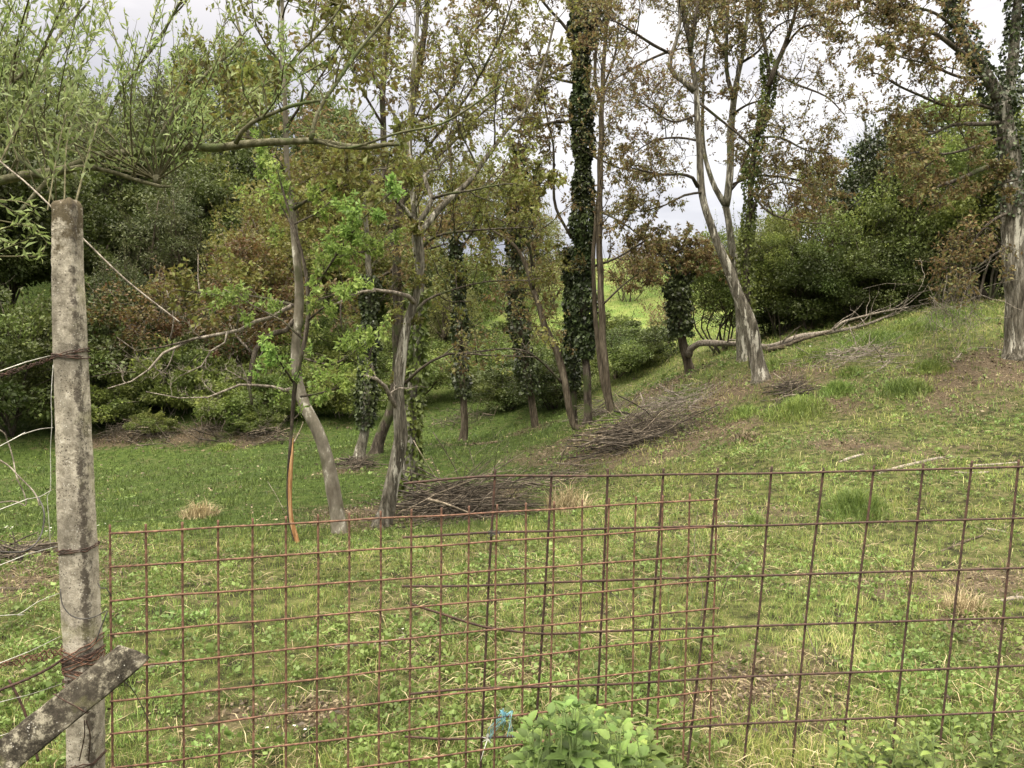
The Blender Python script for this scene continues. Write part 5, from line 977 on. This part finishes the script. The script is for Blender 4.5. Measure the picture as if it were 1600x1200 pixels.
for a in [
 ('hawthorn', 'hedge_bush', 'mid green hedge bush behind the grey forked tree, over the fallen trunk', 'bush', 1130, 548, 20.5, (.75, .75, .72)),
 ('hawthorn', 'hedge_bush', 'green hedge bush immediately right of the leaning light-barked tree', 'bush', 1215, 530, 19.5, (.7, .7, .72)),
 ('brownbush', 'hedge_bush', 'brown and olive hedge bush left of the tall ivy spire', 'bush', 1285, 505, 21, (.95, .95, 1.1)),
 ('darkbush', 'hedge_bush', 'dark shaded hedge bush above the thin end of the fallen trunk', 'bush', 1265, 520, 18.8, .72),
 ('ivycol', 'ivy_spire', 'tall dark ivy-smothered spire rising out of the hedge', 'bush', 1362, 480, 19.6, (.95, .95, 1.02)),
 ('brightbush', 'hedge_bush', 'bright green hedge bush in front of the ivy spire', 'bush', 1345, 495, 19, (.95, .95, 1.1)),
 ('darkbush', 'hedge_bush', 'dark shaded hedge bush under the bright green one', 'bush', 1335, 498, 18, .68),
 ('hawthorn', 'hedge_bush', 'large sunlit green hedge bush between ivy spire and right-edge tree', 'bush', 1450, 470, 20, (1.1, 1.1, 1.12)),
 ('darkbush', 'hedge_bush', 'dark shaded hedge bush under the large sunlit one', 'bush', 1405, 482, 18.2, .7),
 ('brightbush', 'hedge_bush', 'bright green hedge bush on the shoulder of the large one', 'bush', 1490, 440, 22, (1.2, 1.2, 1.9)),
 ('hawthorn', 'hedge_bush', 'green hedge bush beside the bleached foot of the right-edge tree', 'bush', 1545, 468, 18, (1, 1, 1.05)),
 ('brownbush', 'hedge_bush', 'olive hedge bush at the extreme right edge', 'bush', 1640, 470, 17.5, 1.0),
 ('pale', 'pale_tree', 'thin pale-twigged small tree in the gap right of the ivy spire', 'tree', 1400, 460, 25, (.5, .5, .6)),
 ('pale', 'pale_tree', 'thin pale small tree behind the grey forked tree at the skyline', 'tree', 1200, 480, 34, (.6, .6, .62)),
 ('darkbush', 'hedge_bush', 'dark-leaved bush added as shade deep under the hedge behind the leaning light-barked tree', 'bush', 1200, 520, 22, (1.1, 1, .6)),  # this and the next dark bushes are added as the hedge's dark underside
 ('darkbush', 'hedge_bush', 'dark-leaved bush added as shade deep under the hedge below the brown and olive bush', 'bush', 1295, 502, 22, (1.2, 1, .65)),
 ('darkbush', 'hedge_bush', 'dark-leaved bush added as shade deep under the hedge below the ivy spire', 'bush', 1380, 486, 21, (1.2, 1, .6)),
 ('darkbush', 'hedge_bush', 'dark-leaved bush added as shade under the hedge near the right-edge tree', 'bush', 1480, 465, 20.5, (1.2, 1, .65)),
 ('darkbush', 'hedge_bush', 'dark-leaved bush added as shade under the hedge just left of the bleached foot', 'bush', 1550, 462, 20, (1.1, 1, .7)),
 ('hawthorn', 'hedge_bush', 'hedge bush beyond the right edge of the picture', 'bush', 1760, 470, 18, 1.0)]:
    place(*a, group=GD)
# dry twiggy tangle hanging at the right tree
mb = MB(); random.seed(5)
for k in range(70):
    s = P(random.gauss(1490, 28), random.uniform(400, 500), 11.3 + random.gauss(0, .3)); e = P(random.gauss(1490, 30), random.uniform(500, 550), 11.3 + random.gauss(0, .3)); tube(mb, wiggle_path(s, e - s, np.linalg.norm(e - s) * 1.1, .005, .002, 7, .25, 0), 3, cap=False)
tag(mb.build('dry_tangle', M['wood_dead'], None, snap(P(1490, 540, 11.3))), 'pale tangle of dry hanging stems in front of the right-edge tree', 'dry stems', kind='stuff')

GI = 'low green mounds on the bank behind the grove'
for i, (px, py, D, sc) in enumerate([(600,600,30,1.3),(655,560,34,1.5),(735,560,34,1.4),(800,545,36,1.4),(870,560,34,1.2),(930,520,38,1.3),(700,520,40,1.6),(560,560,34,1.5),(990,540,30,.9)]):
    place('bramble', 'bank_bramble', ['lowest bramble mound behind the pale forked tree', 'bramble mound on the bank above the lowest one, left of the thin ivy-sleeved tree', 'bramble mound right behind the thin ivy-sleeved tree', 'bramble mound behind the curved ivy-clad tree', 'bramble mound left behind the ivy column', 'bramble mound close behind the ivy column on the pasture edge', 'highest bramble mound on the bank, under the skyline gap', 'bramble mound high behind the short ivy-clad tree', 'small bramble mound at the pasture edge right of the twin brown stems'][i], 'bramble', px, py, D, (sc * 1.2, sc, sc * .8), group=GI)

# ================================================================== FALLEN WOOD
def log(name, pts, m, label, cat='fallen branch', group=None, lift=None, twigs=0, n=8, lump=.1, tl=.5):
    rows = []
    for a in pts:
        p = G(a[0], a[1]) if len(a) < 4 else P(a[0], a[1], a[3]); r = a[2] / 2 / ppm(p[1]); rows.append(np.r_[p[:2], p[2] + (r * .8 if len(a) < 4 else 0), r])
    sm = smooth_path(rows, max(.03, np.linalg.norm(rows[-1][:3] - rows[0][:3]) / 60)); mb = MB(); tube(mb, sm, n, lump=lump)
    for k in range(twigs):
        q, TT = at_path(sm, random.uniform(.15, 1)); tube(mb, wiggle_path(q[:3], side_dir(TT, .6, .5), tl * random.uniform(.4, 1.2), q[3] * .35 + .002, .0015, 5, .2), 4, cap=False)
    return tag(mb.build(name, M[m], None, rows[0][:3]), label, cat, group)
log('fallen_log', [(1076,556,11,16.9),(1079,545,11,16.8),(1088,539,10,16.7),(1100,536,10,16.5),(1145,537,9,16.2),(1170,538,9,16.1),(1200,543,10,15.7),(1225,535,9,15.6),(1250,526,8,15.8),(1290,520,7,16.2),(1330,513,5,16.6),(1365,503,4,17.0),(1400,488,3,17.6)], 'wood_dead', 'long fallen trunk propped off the ground behind the leaning light-barked tree', 'fallen log', twigs=11, tl=.8)
log('fallen_branch', [(1195,548,7,15.6),(1225,541,6,15.5),(1255,530,5,15.6),(1300,517,3,16)], 'bark_brown', 'darker branch lying under the fallen trunk right of the leaning tree', twigs=6)
log('fallen_branch', [(1303,515,4,16.3),(1318,503,4,16.4),(1350,494,3.5,16.7),(1385,486,3,17),(1420,480,2,17.3)], 'wood_dead', 'curved branch rising from the thin end of the fallen trunk', twigs=8, tl=.9)
log('fallen_branch', [(1410,480,3),(1440,468,3),(1470,455,2.5)], 'wood_dead', 'pale twiggy branch at the grass edge under the hedge', twigs=12, tl=.8)
GF = 'loose branches lying on the grass'
for pts, m, lb, tw in [
 ([(1312,724,4),(1328,718,5),(1348,712,4)], 'wood_dead', 'short pale stick on the right slope just above the wide-cell panel', 0),
 ([(1372,742,4),(1400,734,6),(1430,727,6),(1470,718,5),(1515,717,3)], 'wood_dead', 'long pale branch just behind the top rail of the wide-cell panel', 1),
 ([(1510,730,4),(1545,728,4),(1590,724,3)], 'wood_dead', 'thin pale branch on the slope at the right edge behind the top rail', 0),
 ([(1492,739,3),(1520,741,4),(1545,739,3)], 'wood_dead', 'small pale stick under the long pale branch', 0),
 ([(1350,592,2.5),(1380,575,3),(1400,560,3),(1440,557,2)], 'wood_dead', 'thin branch on bare earth above the lush tufts on the right', 4),
 ([(1490,566,2.5),(1510,548,3),(1540,545,3),(1575,551,3)], 'wood_dead', 'bare branch on the earth left of the bleached tree foot', 2),
 ([(522,1013,4),(545,1011,7),(575,1010,8),(600,1009,8),(622,1002,6),(640,991,3)], 'wood_dead', 'lichened stick lying in the near grass behind the small-cell panel', 1),
 ([(232,1046,6),(255,1042,9),(285,1038,8)], 'wood_dead', 'short thick pale stick in the near grass right of the brace', 0),
 ([(0,922,6),(15,924,8),(42,923,5)], 'bark_brown', 'short brown stick at the left edge below the dirt bank', 0),
 ([(1125,819,3),(1140,817,4),(1152,818,3)], 'wood_dead', 'tiny pale stick beside the small lush tuft behind the wide-cell panel', 0),
 ([(1450,870,4),(1480,860,5),(1510,847,4),(1535,838,3)], 'bark_brown', 'dark stick lying on the right slope inside the wide cells', 1),
 ([(1560,942,5),(1580,938,7),(1610,936,6)], 'wood_dead', 'pale broken branch at the right edge of the near grass', 1),
 ([(1540,828,4),(1565,832,4),(1590,842,3)], 'wood_dead', 'grey stick on the slope near the right edge', 1),
 ([(1090,617,2.5),(1105,612,2.5),(1110,607,2)], 'wood_dead', 'small pale twig above the right-hand brush heap', 0),
 ([(1155,595,1.5),(1130,585,1.5),(1110,577,1)], 'wood_dead', 'thin twig in front of the foot of the grey forked tree', 0),
 ([(1218,625,2),(1228,610,3),(1245,598,2)], 'wood_dead', 'pale twig on the small dark twig heap right of the leaning tree', 1)]:
    log('fallen_branch', pts, m, lb, 'fallen branch', GF, twigs=tw, tl=.15)
def heap(label, cx, cy, wx, hgt, n, ang, lmean, seed, m='twig_dark', depth=.8, name='brush_heap', chaos=.25):
    rg = np.random.default_rng(seed); random.seed(seed); c = G(cx, cy); mb = MB(); wm = wx / ppm(c[1])
    for k in range(n):
        u = rg.normal(0, .38); v = rg.normal(0, .45); u *= 1.0; x = c[0] + u * wm * .5; y = c[1] + v * depth
        zmax = hgt * math.exp(-(u * 1.5) ** 2 - v * v); z = h1(x, y) + .02 + zmax * rg.random() ** .8
        a = rg.normal(R(ang), .35 if rg.random() > chaos else 1.2); d = np.array([math.cos(a) , rg.normal(0, .35), math.sin(a) * .5 + rg.normal(0, .08)]); l = lmean * rg.uniform(.3, 1.5); r = .006 * rg.choice([.5, .7, 1, 1.6, 2.8], p=[.3, .3, .2, .14, .06]) * (l / lmean) ** .4
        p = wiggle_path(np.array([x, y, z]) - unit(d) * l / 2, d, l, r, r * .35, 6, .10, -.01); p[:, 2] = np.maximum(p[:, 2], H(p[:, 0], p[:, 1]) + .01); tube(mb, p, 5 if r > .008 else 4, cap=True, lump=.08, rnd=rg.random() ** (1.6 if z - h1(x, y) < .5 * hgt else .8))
        if rg.random() < .5: q, TT = at_path(p, rg.uniform(.4, .9)); tube(mb, wiggle_path(q[:3], side_dir(TT, .5, .1), l * .35, r * .5, .001, 4, .15), 3, cap=False)
    return tag(mb.build(name, M[m], None, c), label, 'brush heap', kind='stuff')
heap('large heap of cut dark branches at the foot of the ivy column', 1000, 694, 170, .30, 300, 22, 1.3, 31, depth=.65)
heap('heap of cut dark branches behind the small-cell panel, at the foot of the pale forked tree', 728, 804, 160, .40, 300, 14, 1.2, 32, depth=.6)
heap('low scatter of cut twigs between the two large brush heaps', 880, 752, 160, .07, 90, 15, .8, 33, depth=.9)
heap('small dark twig heap right of the leaning light-barked tree', 1235, 618, 55, .2, 110, 30, .5, 34, depth=.4)
heap('loose grey twigs on the slope left of the leaning light-barked tree', 1050, 640, 170, .12, 160, 15, .7, 35, 'wood_dead', .9)
heap('twig litter around the foot of the short ivy-clad tree', 560, 730, 60, .12, 110, 10, .5, 36, depth=.4)
heap('dry brown twigs on the dirt bank at the left edge', 30, 870, 120, .06, 130, 8, .28, 37, 'twig_dark', .45)
heap('dry twigs on the grass edge below the hedge', 1330, 560, 200, .08, 120, 25, .6, 38, 'wood_dead', 1.0)
heap('dark dead undergrowth along the lawn edge nearest the post', 205, 690, 170, .5, 130, 60, .5, 51, depth=.5, name='undergrowth', chaos=.8)
heap('dark dead undergrowth along the middle of the lawn edge', 320, 692, 170, .5, 130, -60, .5, 52, depth=.55, name='undergrowth', chaos=.8)
heap('dark dead undergrowth on the lawn edge left of the grey leaning trunk', 425, 693, 140, .5, 120, 70, .5, 53, depth=.5, name='undergrowth', chaos=.8)
heap('dark dead undergrowth under the shrubs behind the thin ivy-sleeved tree', 720, 668, 160, .5, 120, 60, .5, 54, depth=.6, name='undergrowth', chaos=.8)
heap('grey broken twigs beside the twin brown stems', 945, 650, 70, .35, 60, 35, 1.0, 39, 'wood_dead', .5)

# ================================================================== TUFTS, HERBS
def tuft(name, px, py, wpx, hpx, n, label, cat='grass tuft', group='lush grass tufts', m='tuft', spread=1.1, seed=0, stiff=.9):
    rg = np.random.default_rng(seed + int(px)); c = G(px, py); w_ = wpx / ppm(c[1]) / 2; hh = hpx / ppm(c[1])
    aa = rg.uniform(0, 6.283, n); ra = rg.random(n) ** .75; x = c[0] + np.cos(aa) * ra * w_; y = c[1] + np.sin(aa) * ra * w_ * 1.1; mb = MB()
    h_ = hh * rg.uniform(.45, 1.1, n) * np.exp(-((x - c[0]) ** 2 + (y - c[1]) ** 2) / (w_ * w_ * .9)); blades(mb, x, y, h_, .0035 * np.maximum(1, c[1] / 4.5) * np.ones(n), rg, stiff + .3)
    return tag(mb.build(name, M[m], None, c, smooth=False), label, cat, group)
for i, (a, b, w_, h_, n, lb) in enumerate([(1245,643,110,30,1500,'widest lush grass tuft, below the small dark twig heap on the slope'),(1308,615,55,26,800,'lush grass tuft up the slope from the widest one'),(1412,612,85,30,1200,'lush grass tuft on bare earth on the right slope'),
 (1330,587,45,18,600,'small lush tuft between two larger ones below the fallen trunk'),(1452,578,60,24,800,'lush tuft highest on the right slope near the bleached tree foot'),(1180,818,38,24,350,'small vivid tuft behind the wide-cell panel, beside its second rail'),
 (1335,800,110,55,1500,'large lush tuft just below the top rail of the wide-cell panel'),(1270,560,70,22,900,'grass tuft under the fallen trunk'),(1365,535,120,28,1500,'wide grass tuft below the thin end of the fallen trunk'),(1160,650,60,20,600,'dark lush tuft at the right end of the large brush heap'),
 (1420,520,130,26,1500,'wide grass tuft in front of the dark hedge'),(1205,575,60,20,600,'grass tuft right beside the foot of the leaning light-barked tree'),(960,655,50,20,500,'grass tuft at the foot of the twin brown stems'),(1060,628,80,22,700,'lush grass tuft above the large brush heap'),
 (1490,500,120,30,1400,'grass tuft on the crest left of the right-edge tree'),(350,704,34,15,700,'dark tuft on the lawn by the lawn-edge brambles')]): tuft('grass_tuft', a, b, w_, h_, n, lb)
for a, b, w_, h_, n, lb in [(312,808,60,42,420,'straw-coloured dry grass clump on the lawn right of the post'),(885,800,80,70,420,'straw-coloured dry clump behind the middle of the mesh panels'),(1505,960,80,60,420,'straw-coloured dry clump in the wide cells near the right edge'),(1162,690,60,24,420,'low brown dead clump above the top rail, right of the large brush heap')]:
    tuft('dry_clump', a, b, w_, h_, n, lb, 'dry clump', 'dry grass clumps', 'straw' if b != 690 else 'litter', seed=3, stiff=1.0)
# fresh leafy herb in the foreground
def herb_leaf(mb, p, d, L_, W_, rn, droop=.4):
    d = unit(d); s = unit(np.cross(d, [0, 0, 1.]) + 1e-6); up = unit(np.cross(s, d)); n = 9; v = []
    for i in range(n + 1):
        t = i / n; c = p + d * L_ * t + np.array([0, 0, -droop * L_ * t * t]); ww = W_ / 2 * max(0, math.sin(math.pi * min(1, t * .9 + .08) ** .72)) ** .95 * (1 + (.13 if i % 2 else -.10)); ww = 0.0006 if i == n else ww
        v += [c - s * ww + up * ww * .35, c - s * ww * .5 + up * ww * .32, c, c + s * ww * .5 + up * ww * .32, c + s * ww + up * ww * .35]
    q = [[i*5+j, i*5+j+1, i*5+5+j+1, i*5+5+j] for i in range(n) for j in range(4)]; mb.add(v, q, None, rn)
def herb(name, label, stems, cat, group=None, Ls=.075, Wr=.62, pairs=5, mat_='leaf_nettle', nl=1):
    c = snap(P(stems[0][0], 1200, stems[0][2])); root = empty(name, c, label, cat, group); st = MB(); lv = MB(); bs = []
    for (px, py, D, seed) in stems:
        random.seed(seed); tip = P(px, py, D); b = np.array([tip[0] + random.gauss(0, .05), tip[1] + random.gauss(0, .05), h1(tip[0], tip[1]) - .02])
        if len(bs): q0 = bs[-1]; m0 = (q0 + b) / 2; m0[2] = h1(m0[0], m0[1]) + .005; tube(st, smooth_path([np.r_[q0, .002], np.r_[m0, .002], np.r_[b, .002]], .03), 4)
        bs.append(b)
        p = smooth_path([np.r_[b, .0035], np.r_[b * .5 + tip * .5 + [random.gauss(0, .02), random.gauss(0, .02), 0], .003], np.r_[tip, .0015]], .03); tube(st, p, 5)
        for k in range(pairs + 3):
            t = .25 + .75 * (k + 1) / (pairs + 3); q, TT = at_path(p, t); a0 = k * 1.57 + random.gauss(0, .3) + seed; f = (1 - .75 * ((k) / (pairs + 3)) ** 3)
            for sgn in (0, math.pi):
                a = a0 + sgn; L_ = Ls * f * random.uniform(.75, 1.25); dr = np.array([math.cos(a), math.sin(a), random.uniform(.05, .55) + (.6 if k >= pairs + 1 else 0)])
                pet = q[:3] + unit(dr) * L_ * .35; tube(st, np.array([np.r_[q[:3], .0012], np.r_[pet, .0009]]), 3, cap=False); herb_leaf(lv, pet, dr, L_, L_ * Wr, random.random(), random.uniform(.1, .5))
    st.build('stems', M['stem_green'], root, c); lv.build('leaves', M[mat_], root, c)
rg = random.Random(9); stems = []
for k in range(60):
    px = rg.gauss(905, 50); px = min(max(px, 825), 995); top = 1106 + abs(px - 895) ** 1.6 * .028 + abs(rg.gauss(0, 26)); stems.append((px, min(top, 1215), 2.0 + rg.uniform(-.1, .42), k))
for k in range(14): stems.append((rg.uniform(960, 1030), 1130 + rg.uniform(0, 60), 2.3 + rg.uniform(-.15, .2), 60 + k))
herb('herb_clump', 'bushy fresh green leafy herb at the bottom centre in front of the mesh', stems, 'herb', Ls=.066)
herb('herb_sprig', 'tall single sprig with small leaves rising behind the leafy herb', [(930, 1035, 2.95, 91), (938, 1060, 2.95, 92), (960, 1085, 2.9, 93), (925, 1075, 2.9, 94)], 'herb', Ls=.05, pairs=6)
stems = [(rg.uniform(1290, 1600), rg.uniform(1125, 1190), rg.uniform(2.6, 3.0), 200 + k) for k in range(26)]
herb('weed_patch', 'leafy green weeds along the bottom right under the wide-cell panel', stems, 'weeds', Ls=.05, Wr=.5, mat_='leaf_mid')
stems = [(rg.uniform(980, 1100), rg.uniform(900, 1040), rg.uniform(3.8, 4.6), 300 + k) for k in range(9)]
herb('weed_patch', 'sparse leafy weeds seen through the overlap of the two panels', stems, 'weeds', Ls=.05, pairs=3, mat_='leaf_mid')
# thin dark bramble canes and white flowers
GX = 'thin thorny canes in the near meadow'
for pts, lb in [([(1090,800,5),(1085,860,4.6),(1098,930,4.3),(1090,1000,4.1)], 'thin dark cane rising at the right end of the small-cell panel'), ([(830,905,4.6),(790,870,4.6),(850,880,4.7),(960,930,4.4),(1000,990,4.2)], 'thin arching dark cane behind the overlap of the panels'),
 ([(1180,860,4.8),(1140,900,4.5),(1120,960,4.3)], 'thin leaning cane between two wide-cell bars'), ([(1255,960,4.2),(1270,1010,3.9),(1290,1050,3.8)], 'short dark cane in the wide cells'), ([(380,1050,3.9),(410,1080,3.7),(430,1110,3.6)], 'short dark cane in the small cells'),
 ([(418,752,7.6),(432,775,7.4),(445,800,7.2),(460,830,7.1)], 'thin pale dead cane left of the torn orange stem')]:
    tag(strand('cane', [(a, b, max(.1, G(a, b)[1] - .02) if i == len(pts) - 1 else c) for i, (a, b, c) in enumerate(pts)], .0022, M['twig_dark' if 'pale' not in lb else 'wood_dead'], lb, 'cane', GX))
mb = MB(); rgf = np.random.default_rng(3)
for (cx, cy, s, n) in [(30,830,35,7),(80,835,20,3),(165,825,12,2),(400,1150,60,4),(700,960,80,5),(1400,480,80,6),(1250,540,60,4)]:
    for k in range(n):
        c = G(cx + rgf.normal(0, s), cy + abs(rgf.normal(0, s * .3))); c = c + [0, 0, rgf.uniform(.03, .10)]
        for a in np.arange(5) * 1.257: leaves(mb, c[None], np.array([[math.cos(a), math.sin(a), .2]]), .008 * max(1, c[1] / 5), .8, rng=rgf)
tag(mb.build('white_flowers', M['petal']), 'tiny white meadow flowers scattered left of the post and over the turf', 'flowers', kind='stuff')
